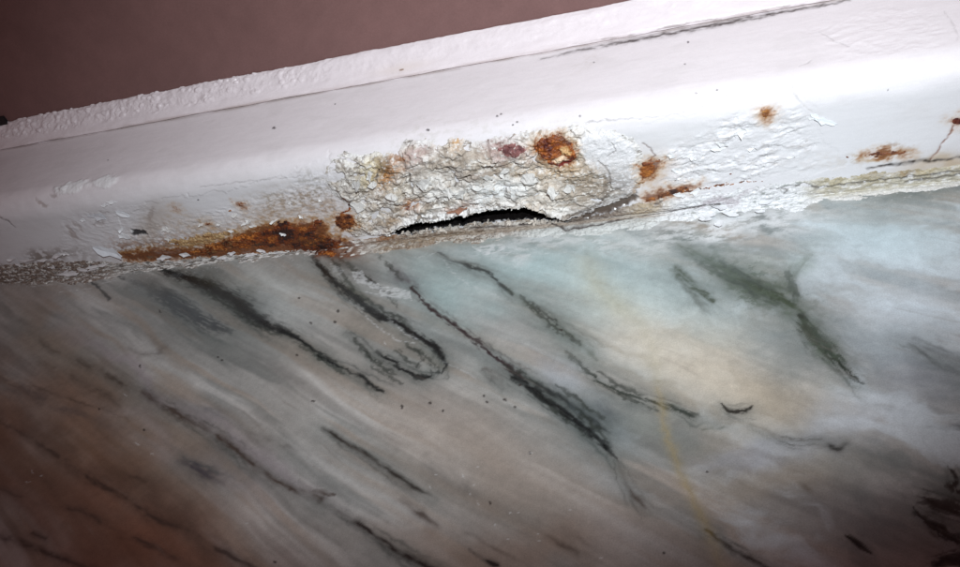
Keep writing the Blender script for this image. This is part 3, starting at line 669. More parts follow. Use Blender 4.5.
# ------------------------------------------------------------------ sealant bead above the rail
def bead():
    L = math.hypot(BY-JY, BZ-JZ)
    us = spaced(UL-14, UR+6, .32, UL-170, UR+140, 8)
    ss = np.arange(-2.2, L+2.0, .22)
    S, U = np.meshgrid(ss, us, indexing='ij')
    py_ = np.interp(ss, [-2.2, -1.2, 0, .5, 1.2, L*.38, L*.8, L, L+2], [JY+1.2, JY-.3, JY-.45, JY-.2, JY+.3, JY+(BY-JY)*.30, JY+(BY-JY)*.76, BY-.2, BY+.4])
    pz_ = np.interp(ss, [-2.2, -1.2, 0, .5, 1.2, L*.38, L*.8, L, L+2], [JZ-.2, JZ+.25, JZ+.9, JZ+1.5, JZ+1.9, JZ+(BZ-JZ)*.42, JZ+(BZ-JZ)*.87, BZ, BZ-.6])
    k = np.ones(7)/7
    sm = lambda a: np.convolve(np.pad(a, 3, 'edge'), k, 'valid')
    py_, pz_ = sm(py_), sm(pz_)
    ty, tz = np.gradient(py_), np.gradient(pz_); ll = np.hypot(ty, tz)+1e-9
    ny, nz = -tz/ll, ty/ll
    f = S/L
    up = sst(.22, .50, f + .12*fbm(U/9, S/9, 3, 204))*sst(1.35, .9, f)
    h = .45*fbm(U/24, S/10, 3, 201) + .10*fbm(U/4, S/2.5, 3, 202)
    left = sst(.6, -.6, (U-(UL*.30))/60)
    big = ridged((U*.85-S*.8)/8.0, (S*.6+U*.35)/3.6, 3, 203)
    h += up*(.60*(big-.6)*(.5+.5*left) + .06*fbm(U/2.5, S/1.6, 2, 205)*(.3+.7*left))
    d, r, _ = cells(U/2.9, S/2.2, 9)
    bub = np.sqrt(np.clip(1-(d/(.24+.36*r))**2, 0, 1))*(r > .35)
    dens = sst(-.1, .35, fbm(U/13, S/6, 3, 206)+.22*left)
    h += up*bub*.62*dens*(.10+.9*left)
    d2, r2, _ = cells(U/1.1, S/.9, 13)
    h += up*np.sqrt(np.clip(1-(d2/.42)**2, 0, 1))*(r2 > .62)*.16*dens*(.2+.8*left)
    n = fbm(U/8, S/3, 4, 207)
    col = np.zeros(U.shape+(3,)) + np.array([.82, .745, .768])
    col *= (1+.04*n)[..., None]
    low = np.exp(-((S+.6)/1.2)**2)
    dirt = low*sst(-.4, .4, fbm(U/16, S/3, 3, 208))
    col = mixc(col, (.36, .27, .24), dirt*.55)
    # black dirty seam to the right of the middle
    us_ = [hit_line(px, py, (JY, JZ), SL)[0] for px, py in ((520, 60), (640, 38), (760, 16), (860, -3))]
    seam = np.interp(U, us_, [0, 1, 1, .4])*np.exp(-((S+.1-.5*fbm(U/5, S*0, 3, 209))/.8)**2)
    col = mixc(col, (.16, .12, .11), seam*sst(-.1, .4, 1.6*fbm(U/6, S/1.5, 3, 210))*.6)
    h -= .15*seam
    g = np.exp(-((U-hit_line(400, 76, (JY+2, JZ+2.5), SL)[0])/1.1)**2-((S-2.6)/.45)**2); col = mixc(col, (.16, .06, .02), sst(.3, .6, g)*.95)
    g = np.exp(-((U-hit_line(400, 76, (JY+2, JZ+2.5), SL)[0])/11)**2-((S-3.2)/2.2)**2); col = mixc(col, (.72, .60, .52), g*.35)
    rough = .24 + .05*n - .06*up*bub
    P = np.stack([U, py_[:, None]+ny[:, None]*h, pz_[:, None]+nz[:, None]*h], -1)
    return P, col, np.clip(rough, .15, .9)
P, col, rough = bead()
o = grid_mesh('sealant_bead', P, col, rough, None, M_SEAL, frame); o['label'] = 'bumpy blistered white sealant bead along the top of the rail'

# ------------------------------------------------------------------ patches lying on the rail or in the joint
def patch(name, bbox, step, fields, mat, label=None, pad=3, corner=2.5, on_filler=False, least=0):
    q = trs(bbox); u0, u1 = q[:, 0].min()-pad, q[:, 0].max()+pad; t0, t1 = q[:, 1].min()-pad, q[:, 1].max()+pad
    T, U = np.meshgrid(np.arange(t0, t1, step), np.arange(u0, u1, step), indexing='ij')
    h, col, rough, inside = fields(U, T)
    keep = biggest(inside, least)
    hb = rail_fields(U, np.maximum(T, 0))[0]
    if on_filler: hb = hb + np.maximum(filler(U, T)[0], 0)
    y, z = base(T); ny, nz = normal(T, corner)
    hh = np.where(T > 0, hb*sst(0, 3, T), 0)+h
    P = np.stack([U, y+ny*hh, z+nz*hh], -1)
    o = grid_mesh(name, P, col, np.clip(rough, .12, .98), keep, mat, frame)
    if label: o['label'] = label
    return o
def biggest(k, least=0):
    """keep the largest connected area of a grid mask"""
    lab = np.where(k, np.arange(k.size).reshape(k.shape)+1, 0)
    for _ in range(400):
        n = lab.copy()
        n[1:] = np.maximum(n[1:], lab[:-1]); n[:-1] = np.maximum(n[:-1], lab[1:])
        n[:, 1:] = np.maximum(n[:, 1:], lab[:, :-1]); n[:, :-1] = np.maximum(n[:, :-1], lab[:, 1:])
        n = np.where(k, n, 0)
        # jump ahead through labels
        flat = n.ravel(); r = flat[np.maximum(flat-1, 0)]; n = np.where(k, np.maximum(flat, r).reshape(k.shape), 0)
        if (n == lab).all(): break
        lab = n
    v, c = np.unique(lab[lab > 0], return_counts=True)
    if not len(v): return k
    if least: return np.isin(lab, v[c >= least])
    return lab == v[c.argmax()]

# crumbled filler in the middle of the rail
FIL = [(322,182),(330,160),(345,150),(372,152),(395,150),(405,138),(425,140),(450,136),(470,141),(492,138),(520,132),(548,128),(580,124),(612,127),(636,140),(645,160),(646,180),(640,188),(628,195),(605,204),(585,212),(566,218),(552,215),(540,209),(524,205),(500,206),(482,209),(462,213),(440,217),(418,219),(402,225),(392,230),(378,236),(358,238),(344,230),(352,214),(340,200)]
LOBE = [(585,132),(612,130),(634,145),(640,170),(632,192),(612,186),(600,172),(588,160),(578,146)]
def filler(U, T):
    sd = poly_sd(U, T, FIL, 2.0, 301, 3.5)
    lobe = sst(-.8, 1.2, poly_sd(U, T, LOBE, 1.5, 302, 4))
    wu = U+1.2*fbm(U/5, T/5, 3, 303); wt = T+1.2*fbm(U/5, T/5, 3, 304)
    r1 = ridged(wu/7, wt/4.5, 4, 305); r2 = ridged(wu/2.6, wt/1.8, 4, 306)
    tn = fbm(wu/14, wt/8, 5, 307, .5)*3.2; tf = tn-np.floor(tn); terr = (np.floor(tn)+sst(.0, .16, tf))/3.2
    crack = sst(.90, .99, ridged(wu/9, wt/6, 2, 318))*sst(-.1, .3, fbm(U/8, T/6, 2, 319))
    d3, r3, _ = cells(U/.75, T/.6, 308); grit = np.sqrt(np.clip(1-(d3/.42)**2, 0, 1))*(r3 > .6)*sst(-.1, .3, fbm(U/5, T/4, 3, 320))
    zone = sst(-.25, .35, fbm(U/9, T/7, 3, 322))
    lump = np.clip(1.9*fbm(wu/8, wt/5.5, 3, 326), -.5, 1); pit = sst(.22, .5, 1.7*fbm(wu/4.5, wt/3, 3, 327))
    rel = 1.9*terr + 1.0*lump - 1.1*pit*zone + (.5+.7*zone)*fbm(wu/6, wt/4, 5, 321, .55) + (.05+.65*zone**2)*(r2-.5) + .5*(r1-.5) - .5*crack + .20*grit
    rim = sst(.10, .02, tf)*sst(-.3, .2, fbm(U/4, T/4, 3, 323))
    soft = .6*fbm(U/6, T/4, 3, 309) + .25*ridged((U+T)/8, (T-U)/5, 3, 310)
    relief = rel*(1-.85*lobe) + soft*lobe
    edge = sst(-.6, 5.0, sd)
    low = np.exp(-((sd)/.9)**2)                     # raised broken rim
    cvd = np.abs(cav_sd(U, T)); edge = np.maximum(edge, .8*sst(5, 1, cvd)*sst(-.3, .6, sd))
    h = -.12 + edge*(.95 + relief) + .05*low*sst(-.2, .4, fbm(U/2, T/2, 3, 311))
    # overhang above the hollow
    cs = cav_sd(U, T); h += 1.1*np.exp(-(cs/2.2)**2)*(cs < 0)
    n = 1.8*fbm(wu/5, wt/3.2, 5, 312, .65); n2 = 1.5*fbm(U/1.2, T/.9, 4, 313, .6); n3 = 1.8*fbm(wu/9, wt/6, 4, 314)
    col = np.zeros(U.shape+(3,)) + np.array([.80, .755, .70])
    col = mixc(col, (.87, .85, .82), sst(-.1, .35, n)*.8)
    col = mixc(col, (.44, .36, .28), sst(.0, .45, -n)*(1-lobe)*.8)
    col = mixc(col, (.27, .225, .18), sst(.2, .5, n3+.4*n2)*(1-lobe)*.55)
    col = mixc(col, (.80, .79, .785), sst(4.2, .3, sd + 1.5*n)*(1-.8*sst(-1.5, -.2, -np.abs(cav_sd(U, T))))*.85)
    col = mixc(col, (.40, .33, .26), sst(.08, .32, fbm(wu/6, wt/3.2, 5, 324, .65))*(1-lobe)*.7)
    col = mixc(col, (.13, .10, .08), sst(.14, .34, fbm(wu/3.4, wt/2, 5, 325, .65))*(1-lobe)*.8)
    col = mixc(col, (.20, .15, .11), pit*zone*(1-lobe)*.7)
    col = mixc(col, (.10, .075, .06), rim*(1-.6*lobe)*.75)
    col = mixc(col, (.14, .11, .09), crack*(1-.7*lobe)*.9)
    col = mixc(col, (.85, .83, .80), grit*sst(.2, .6, n2)*(1-lobe)*.7)
    col = mixc(col, (.76, .755, .78), lobe*.85)
    col *= (1+.22*n2*(1-.7*lobe))[..., None]
    def stain(px, py, rx, ry, a, c, s, w=.7, sd_=0, lo=-.2, hi=.3):
        nonlocal col
        col = mixc(col, c, s*blob(U, T, px, py, rx, ry, a, w, sd_)*sst(lo, hi, n2+.3))
    for q_, (px, py, rx, ry, a, c, s_) in enumerate([(600,200,34,8,-24,(.10,.08,.075),.95),(575,180,22,10,-10,(.30,.235,.17),.8),(430,168,30,9,-10,(.36,.31,.26),.75),(395,185,20,12,20,(.50,.44,.34),.6),  # first entry is a dark wedge: shadow painted into the filler colour
            (460,182,22,6,-10,(.32,.26,.20),.7),(520,168,24,7,-5,(.40,.31,.22),.7),(345,180,16,12,30,(.36,.35,.32),.6),(360,225,20,8,5,(.33,.27,.21),.75),(395,222,14,6,-25,(.28,.18,.10),.8),(485,186,40,6,-6,(.72,.74,.74),.7),(540,212,20,5,20,(.62,.54,.46),.6),(440,150,26,6,-10,(.55,.48,.42),.6),(410,168,9,5,0,(.20,.12,.07),.7),(452,163,8,4,20,(.22,.16,.12),.7),(500,165,10,4,0,(.24,.17,.12),.6)]):
        stain(px, py, rx, ry, a, c, s_, .8, 860+q_)
    stain(590, 187, 34, 14, -20, (.22, .17, .125), .9, .5, 315)
    stain(560, 170, 34, 10, -8, (.46, .33, .20), .8, .6, 316)
    stain(545, 195, 40, 12, -6, (.66, .58, .49), .6, .6, 338)
    stain(470, 160, 50, 12, -8, (.42, .35, .28), .7, .6, 317)
    stain(387, 172, 10, 16, 35, (.42, .17, .03), 1., .7, 318)
    stain(384, 166, 8, 6, 30, (.08, .035, .02), .9, .7, 319)
    stain(370, 172, 10, 16, 30, (.62, .52, .26), .6, .6, 320)
    stain(411, 204, 9, 6, -20, (.40, .15, .03), 1., .7, 321)
    stain(408, 207, 3, 3, 0, (.12, .02, .01), .9, .5, 322)
    stain(457, 141, 5, 9, 15, (.55, .30, .10), .85, .5, 323)
    stain(458, 206, 16, 4, -12, (.36, .17, .11), .8, .6, 324)
    stain(418, 154, 16, 8, -20, (.48, .33, .31), .7, .6, 325)
    stain(402, 159, 6, 3, 10, (.25, .10, .03), .9, .5, 326)
    stain(510, 148, 26, 10, 5, (.36, .20, .19), .75, .6, 327)
    stain(640, 187, 8, 6, 0, (.45, .26, .12), .7, .6, 328)
    stain(480, 174, 18, 6, 0, (.25, .19, .15), .7, .7, 329)
    stain(372, 205, 12, 7, 20, (.40, .33, .26), .7, .7, 330)
    stain(350, 188, 14, 16, 20, (.50, .46, .42), .6, .7, 331)
    stain(348, 225, 18, 8, 10, (.30, .20, .12), .7, .7, 332)
    stain(500, 192, 30, 8, -5, (.74, .77, .79), .7, .6, 333)
    stain(440, 185, 26, 12, 0, (.74, .72, .69), .6, .6, 334)
    col = bleed(U, T, col, .6*n2+.4*n, n2)
    for i, (pts, s, dp) in enumerate([([(410,172,.8),(411,180,1),(414,191,.9),(420,196,.7)], .9, .7), ([(448,166,.8),(454,172,1.2),(458,182,1.3),(455,186,.8)], .9, .8),
                  ([(505,183,.7),(507,195,.8),(516,203,.8)], .8, .5), ([(380,168,.8),(376,178,1),(384,186,.8)], .8, .6), ([(420,196,.7),(440,196,.8),(465,192,.6)], .6, .4),
                  ([(334,158,.7),(345,158,.9),(365,166,.9),(374,172,.6)], .7, .6), ([(598,160,.7),(606,164,.8),(611,178,.9),(609,184,.6)], .55, .4), ([(612,142,.6),(615,150,.7),(608,155,.6)], .5, .3), ([(470,150,.7),(455,158,.9),(440,157,.6)], .6, .5)]):
        m = line_mask(U, T, pts, 2, .5, 340+i); col = mixc(col, (.10, .075, .06), m*s); h = h - dp*m
    rough = .62 - .2*lobe + .2*n2
    return h, col, rough, (sd > -1.0) & (h > -.5)
o = patch('filler_patch', FIL, .17, filler, M_FILLER, 'crumbling off-white filler patch with cracks and brown stains over the hole')

# skin of paint and debris closing the joint between frame and sill
JX = [0, 40, 80, 110, 130, 180, 250, 320, 345, 370, 400, 440, 480, 520, 560, 600, 640, 680, 720, 750, 780, 800, 830, 860, 900, 960]
JU = [19, 18, 15, 11, 9, 6, 4, 2, 7, 7, 8, 9, 9, 8, 6, 7, 12, 15, 16, 17, 17, 17, 17, 18, 17, 17]
JD = [1, 3, 8, 8, 3, 4, 3, 4, 9, 9, 9, 8, 9, 10, 13, 15, 15, 11, 8, 9, 11, 9, 8, 7, 6, 6]
TH = [1.3, 1.3, .9, .8, .6, .7, .6, .8, 1.2, 1.3, 1.4, 1.3, 1.3, 1.3, 1.2, 1.2, 1.0, .9, .9, 1., 1., .9, 1., 1.1, 1.1, 1.1]
def joint(U, T):
    top = trs([(x, 284-.108*x-u) for x, u in zip(JX, JU)]); bot = trs([(x, 284-.108*x+d) for x, d in zip(JX, JD)])
    o1 = np.argsort(top[:, 0]); o2 = np.argsort(bot[:, 0])
    tp = np.interp(U, top[o1, 0], np.maximum(top[o1, 1], .8)); bt = np.interp(U, bot[o2, 0], np.minimum(bot[o2, 1], -.8)); th = np.interp(U, top[o1, 0], np.array(TH)[o1])
    n = 1.7*fbm(U/3.5, T/1.6, 5, 401, .6); n2 = 1.6*fbm(U/1.3, T/.8, 4, 402, .65); n3 = 1.7*fbm(U/11, T/4, 4, 403)
    sd = np.minimum(tp-T, T-bt) + 2.1*fbm(U/4.5, T/2.5, 5, 404, .65) + np.where(T < -1.5, 4.5, 1.2)*fbm(U/13, T/7, 4, 408, .55)
    q = lambda a: np.array(tr(a, 284-.108*a))[0]
    lay = ((T + .8*fbm(U/9, T/5, 3, 405) + .06*U) / 1.25); fr = lay-np.floor(lay); step = np.floor(lay)
    lr = _va[(step.astype(int)*37) & 511]
    mid = sst(q(350), q(400), U)*sst(q(720), q(660), U); rt = sst(q(640), q(690), U); far = sst(q(795), q(830), U); lft = sst(q(150), q(100), U)
    ed = sst(-.3, 2.2, sd)
    ter = (lr*.7 + sst(.0, .2, fr)*.35)
    lum = ridged(U/4.2, T/2.4, 4, 406)
    d3, r3, _ = cells(U/1.3, T/.9, 407); grit = np.sqrt(np.clip(1-(d3/.5)**2, 0, 1))*(r3 > .4)
    h = -.14 + ed*(th*.55 + mid*ter*.8 + .7*(lum-.5) + .22*n + .10*n2 + .30*grit*(.5*lft+.4*mid))
    col = np.zeros(U.shape+(3,)) + np.array([.68, .66, .63])
    # left: dark crumbs and white shreds
    col = mixc(col, (.20, .145, .115), lft*sst(-.35, .05, n+.25*n2)*.95)
    col = mixc(col, (.07, .05, .045), lft*sst(.15, .4, -n2-.3*n)*.85)
    col = mixc(col, (.55, .50, .48), lft*sst(.25, .6, 1.7*fbm(U/3.5, T/1.0, 4, 421, .6))*.8)
    # beneath the rust: thin white crust on dark
    mr = sst(q(110), q(130), U)*sst(q(365), q(340), U)
    col = mixc(col, (.58, .56, .54), mr*.7)
    col = mixc(col, (.20, .16, .13), mr*sst(-.05, .3, 1.7*fbm(U/4, T/1.2, 4, 422, .62))*.85)
    col = mixc(col, (.045, .035, .03), mr*sst(.2, .45, 1.7*fbm(U/5, T/.9, 4, 423, .62))*.85)
    col = mixc(col, (.14, .05, .018), sst(q(295), q(330), U)*sst(q(385), q(355), U)*.9*sst(-.4, .1, n))
    # middle: layered grey brown
    col = mixc(col, (.30, .24, .185), mid*.55)
    col = mixc(col, (.30, .235, .175), mid*sst(.4, .7, lr)*.75)
    col = mixc(col, (.52, .50, .46), mid*sst(.5, .2, lr)*.6)
    col = mixc(col, (.07, .05, .04), mid*(sst(.14, .03, fr))*sst(-.4, .1, n3+.3)*.9)
    col = mixc(col, (.20, .14, .10), mid*sst(-.15, .35, n)*sst(q(560), q(460), U)*.85)
    col = mixc(col, (.09, .065, .05), mid*sst(.1, .45, n2)*sst(q(600), q(480), U)*.7)
    col = mixc(col, (.56, .60, .60), mid*sst(q(480), q(560), U)*sst(-2.6, -4.0, T)*.6)
    # right: thick white paint
    col = mixc(col, (.78, .79, .81), rt*(1-far)*.92)
    col = mixc(col, (.42, .43, .42), rt*sst(.05, .45, n2+.5*n)*.6)
    col = mixc(col, (.24, .26, .24), rt*(1-far)*sst(.30, .6, 1.7*fbm(U/6, T/2.2, 5, 409, .65))*.8)
    col = mixc(col, (.44, .40, .28), far*sst(-.5, .4, n+.2)*.62*sst(-3.5, .5, T))
    col = mixc(col, (.72, .72, .71), far*sst(.05, .4, -n)*.6)
    def stain(px, py, rx, ry, a, c, s, w=.7, sd_=0):
        nonlocal col
        col = mixc(col, c, s*blob(U, T, px, py, rx, ry, a, w, sd_)*sst(-.3, .2, n2+.25))
    stain(850, 177, 40, 8, -8, (.36, .30, .17), .85, .5, 410); stain(895, 168, 30, 4, -6, (.25, .15, .06), .8, .5, 411)
    stain(660, 195, 26, 6, -12, (.26, .12, .05), .9, .6, 412); stain(680, 187, 22, 4, -15, (.12, .05, .025), .95, .6, 413)
    stain(645, 206, 18, 9, -10, (.38, .30, .19), .8, .5, 414); stain(600, 217, 30, 6, -18, (.15, .115, .10), .85, .5, 415)
    stain(740, 184, 26, 2.5, -5, (.16, .10, .09), .8, .6, 416); stain(720, 202, 36, 3.5, -10, (.36, .30, .33), .7, .6, 417)
    stain(930, 168, 40, 5, -6, (.42, .34, .20), .7, .5, 418)
    stain(420, 240, 40, 6, -6, (.25, .17, .10), .8, .6, 419); stain(385, 236, 14, 6, -10, (.22, .10, .04), .9, .6, 420)
    for i, (pts, s, dp) in enumerate([([(520,224,1),(545,222,1.1),(556,226,1.2),(566,231,1.4),(580,230,1.2),(600,227,1.1),(612,224,1),(635,219,1.2),(660,214,1),(690,207,1.1),(720,204,1)], .95, .5),
                ([(545,212,1.2),(552,219,1.4),(562,222,1.3),(578,221,1.2),(592,215,1.4),(606,211,1)], .95, .5), ([(470,228,.9),(490,226,1.1),(515,225,.8)], .8, .4),
                ([(640,200,1),(668,190,1.6),(680,186,2),(700,186,1.2)], .9, .4), ([(655,203,1),(690,194,1),(720,186,1),(750,182,1.6),(765,181,1)], .75, .4),
                ([(770,189,.8),(785,188,.9),(802,184,1),(815,187,1.4),(822,187,1)], .75, .4), ([(822,186,.9),(850,183,1.2),(880,179,.9),(920,175,.9),(962,170,.9)], .7, .35),
                ([(870,168,1.4),(900,164,1.8),(925,161,2),(962,158,2)], 1., .3), ([(905,181,1),(930,178,1.4),(962,173,1.2)], .7, .3), ([(783,193,.6),(788,188,.6)], .7, .3), ([(640,232,.8,.7),(665,226,.8),(690,222,.6)], .4, .3)]):
        m = line_mask(U, T, pts, 2, .45, 430+i); col = mixc(col, (.05, .038, .034), m*s); h = h - dp*m
    cav = sst(-.5, .2, cav_sd(U, T))
    c2 = poly_sd(U, T, CAV2, 2.0, 116, 2.6); col = mixc(col, (.13, .10, .08), sst(-1.4, .4, c2+.8*n2)*.9); h = h - .6*sst(-.6, .6, c2)
    rough = .55 + .15*n2 - .12*rt
    col *= (1+.14*n2)[..., None]
    return h, col, rough, (sd > -.7) & (h > -.2) & (cav < .35)
o = patch('joint_filling', [(-14, 270), (-14, 300), (480, 260), (480, 215), (780, 250), (974, 150), (974, 200)], .21, joint, M_FILLER, 'layered crust of old paint and dirt filling the joint at the foot of the rail', pad=1.0, least=60)

# rust crusts: each one a lump of its own
def rust(name, pts, hgt, seed, label=None, light=(.34, .115, .018), dk=(.05, .013, .006), mid=(.15, .038, .008), warp=1.5, step=.17, extra=None, bias=0., sc=1.0, edge=1.0):
    def fields(U, T):
        sd = poly_sd(U, T, pts, warp, seed, 2.2) + .5*warp*fbm(U/2.2, T/1.4, 3, seed+8, .6) - (1.1*sst(.0, .45, 1.7*fbm(U/5, T/2.6, 4, seed+9)) if warp > 1.8 and hgt > .6 else 0)
        n = 1.6*fbm(U/(3.4*sc), T/(2.0*sc), 5, seed+3, .65); n2 = 1.4*fbm(U/1.1, T/.8, 4, seed+4, .6); r = ridged(U/(3*sc), T/(1.8*sc), 4, seed+5)
        h = -.18 + sst(-.1, edge, sd)*(hgt*(.45+.55*sst(0, 3.5, sd)) + .7*hgt*(r-.55) + .22*n2)
        col = np.zeros(U.shape+(3,)) + np.array(mid)
        col = mixc(col, light, sst(.0, .45, n+.35*n2+bias)); col = mixc(col, dk, sst(.0, .4, -n+.3*n2-bias))
        col *= (1+.22*n2)[..., None]
        if extra: col = extra(U, T, col, n, n2)
        return h, col, .6+.25*n2, (sd > -.4) & (h > -.16)
    return patch(name, pts, step, fields, M_RUST, label, pad=2.2, on_filler=325 < pts[0][0] < 645)
def pale(px, py, rx, ry, a, c, s=1., seed=5):
    return lambda U, T, col, n, n2: mixc(col, c, s*sst(.25, .6, blob(U, T, px, py, rx, ry, a, .5, seed))*sst(-.4, .15, n2))
rust('rust_blister', [(532,145),(538,138),(550,135),(562,133),(570,140),(577,148),(578,156),(570,163),(558,165),(549,163),(545,156),(536,152)], .9, 501, 'glossy orange rust blister with a pale split in the filler',
     (.36, .105, .014), (.07, .008, .004), (.19, .044, .007), 1.0, .15, lambda U, T, col, n, n2: mixc(mixc(mixc(mixc(col, (.075, .03, .015), .8*blob(U, T, 566, 138, 9, 5, 20, .5, 506)), (.16, .012, .006), .95*sst(.2, .6, blob(U, T, 563, 163, 16, 3, -14, .4, 507))),
         (.80, .62, .44), .9*sst(.3, .6, blob(U, T, 560, 157, 9, 3.2, -14, .6, 508))), (.62, .40, .18), .8*sst(.3, .6, blob(U, T, 566, 149, 7, 4, 10, .6, 509))), .05)
rust('rust_spot', [(638,165),(644,160),(654,161),(660,158),(664,160),(656,168),(653,178),(643,180),(638,174)], .45, 511, 'dark orange rust spot right of the filler patch', (.40, .14, .025), (.13, .03, .008), (.24, .07, .012), 1.0)
rust('rust_spot', [(760,109),(768,107),(774,110),(770,116),(768,122),(763,119),(759,114)], .5, 521, 'small orange rust speck alone on the white paint', (.52, .27, .09), (.18, .06, .015), (.36, .14, .03), .9)
rust('rust_spot', [(951,119),(956,116),(964,116),(966,124),(956,126),(951,124)], .7, 531, 'round dark red rust spot at the right edge with a crack below', (.20, .05, .02), (.06, .012, .008), (.12, .025, .012), .4)
rust('rust_stain', [(494,148),(503,142),(516,141),(528,144),(527,152),(520,156),(505,155)], .4, 541, 'dull maroon stain crust in the filler', (.30, .13, .12), (.13, .05, .05), (.22, .085, .08), 1.2)
rust('rust_crust', [(121,252),(136,247),(151,246),(162,249),(177,249),(188,250),(199,248),(216,242),(231,237),(246,233),(264,230),(273,224),(284,219),(293,223),(305,226),(318,216),(323,223),(316,232),(328,237),(341,241),(354,247),(352,254),(340,252),(331,258),(318,255),(305,252),(292,248),(277,248),(251,249),(231,250),(216,255),(205,257),(190,255),(175,253),(162,255),(147,258),(129,259)], .7, 551,
     'long ragged rust crust along the foot of the rail', (.40, .125, .018), (.03, .008, .005), (.17, .036, .006), 1.9, .17, lambda U, T, col, n, n2: mixc(mixc(col, (.018, .008, .006), .9*blob(U, T, 312, 242, 34, 10, 8, .6, 559)*sst(-.5, .1, n2)), (.42, .22, .08), .7*blob(U, T, 205, 243, 40, 6, -4, .6, 560)*sst(-.1, .3, n2)), -.02, 2.4)
rust('rust_blister', [(334,216),(342,212),(352,214),(357,222),(352,229),(342,230),(334,224)], .7, 561, 'round rust blister at the left end of the filler', (.32, .11, .025), (.045, .012, .006), (.16, .045, .011), 1.1)
rust('rust_streak', [(340,193),(346,193),(350,200),(353,207),(350,213),(338,215),(336,212),(347,209),(347,203)], .5, 571, 'thin hooked rust streak above the blister', (.30, .08, .015), (.04, .01, .006), (.12, .03, .01), .4)
rust('rust_crust', [(162,243),(176,238),(192,236),(206,231),(215,233),(232,227),(240,232),(222,240),(205,246),(190,248),(176,246)], .5, 581, 'pale ochre rust crust above the long rust band', (.52, .36, .19), (.24, .11, .04), (.40, .24, .11), 2.2, .19, None, .1)
rust('rust_crust', [(634,204),(650,197),(664,192),(674,188),(682,184),(691,187),(706,186),(724,183),(742,181),(762,180),(764,183),(742,185),(722,188),(700,191),(680,194),(664,199),(650,203),(638,208)], .5, 595, 'thin dark rusty split running up from the filler above the joint', (.34, .12, .025), (.04, .015, .01), (.17, .055, .018), 1.1)
rust('rust_crust', [(862,155),(875,151),(885,149),(905,150),(912,154),(900,156),(885,157),(870,158)], .5, 591, 'brown rust crust above the yellowed joint', (.36, .15, .05), (.09, .03, .015), (.22, .075, .03), 1.2)
for k, (px, py, rx, ry, lab) in enumerate([(175,208,4,1.8,'orange rust fleck left of the others on the white face'),(241,205,5,2.8,'largest orange rust fleck on the white face'),(230,211,3,1.6,'tiny rust fleck beside the largest fleck'),(207,224,4,1.8,'rust fleck just above the ochre crust'),
                                    (731,174,2.5,1.8,'tiny rust fleck above the right joint'),(848,157,3.5,2,'dark fleck at the left end of the brown crust'),(404,158,5,2,'brown rust fleck in the filler')]):
    rust('rust_fleck', [(px+rx*math.cos(a), py+ry*math.sin(a)) for a in np.linspace(0, 2*math.pi, 8)[:-1]], .35, 600+k*7, lab, (.42, .16, .03), (.12, .03, .01), (.28, .08, .015), .35, .13, None, 0, 1, .5)

# ------------------------------------------------------------------ paint flakes, each one a curled chip
def flake(px, py, l, w, ang, curl, lift, seed, colr=(.82, .83, .85), mat=None, thick=.07, name='paint_flake', label=None, rough=.4):
    rg = np.random.RandomState(seed)
    c = tr(px, py); a = math.radians(ang)
    e1 = tr(px+l/2*math.cos(a), py+l/2*math.sin(a))-c; e2 = tr(px-w/2*math.sin(a), py+w/2*math.cos(a))-c
    nu, nv = 6, 3
    ends = [.1+.3*rg.rand(), .4+.5*rg.rand(), .6+.6*rg.rand(), .6+.6*rg.rand(), .3+.6*rg.rand(), .05+.4*rg.rand()]
    top = []
    for i in range(nu):
        f = -1+2*i/(nu-1)
        for j in range(nv):
            g = (-1+2*j/(nv-1))*ends[i]*(1+.9*(rg.rand()-.5))
            uu = c + e1*(f+.22*(rg.rand()-.5)) + e2*(g+.25*math.sin(f*2+seed))
            top.append((uu[0], uu[1], lift + curl*(max(0, g)**2*.8+max(0, f*(1 if seed % 2 else -1))**2) + .10*rg.rand()))
    top = np.array(top); hb = rail_fields(top[:, 0], np.maximum(top[:, 1], 0))[0]*(top[:, 1] > 0)
    if 325 < px < 645 and py < 200: hb = hb + np.maximum(filler(top[:, 0], top[:, 1])[0], 0)
    y, z = base(top[:, 1]); ny, nz = normal(top[:, 1], 1.0)
    def pos(hh): return np.stack([top[:, 0], y+ny*(hb+hh), z+nz*(hb+hh)], -1)
    V = np.concatenate([pos(top[:, 2]+thick), pos(top[:, 2])])*MM
    n = nu*nv; Fc = []
    for i in range(nu-1):
        for j in range(nv-1):
            q = [i*nv+j, (i+1)*nv+j, (i+1)*nv+j+1, i*nv+j+1]; Fc.append(q); Fc.append([k+n for k in q[::-1]])
    rim = [i*nv for i in range(nu)] + [(nu-1)*nv+j for j in range(1, nv)] + [i*nv+nv-1 for i in range(nu-2, -1, -1)] + [j for j in range(nv-2, 0, -1)]
    for k in range(len(rim)):
        a_, b_ = rim[k], rim[(k+1) % len(rim)]; Fc.append([a_, a_+n, b_+n, b_])
    me = bpy.data.meshes.new(name); me.from_pydata(V.tolist(), [], Fc)
    at = me.attributes.new('Col', 'FLOAT_COLOR', 'POINT'); at.data.foreach_set('color', np.tile(list(colr)+[rough], 2*n).astype(np.float32))
    me.materials.append(mat or M_PAINT); me.update()
    o = bpy.data.objects.new(name, me); scene.collection.objects.link(o); o.parent = frame
    if label: o['label'] = label
    return o
flake(109, 251, 30, 7, 18, 1.2, .4, 3, (.80,.83,.88), label='bright curled paint sliver left of the rust crust')
flake(123, 214, 14, 4, 25, .3, .2, 4, (.86,.88,.92))
flake(97, 217, 18, 4, 5, .2, .1, 5, (.70,.71,.75)); flake(83, 220, 5, 3, 0, .3, .1, 6)
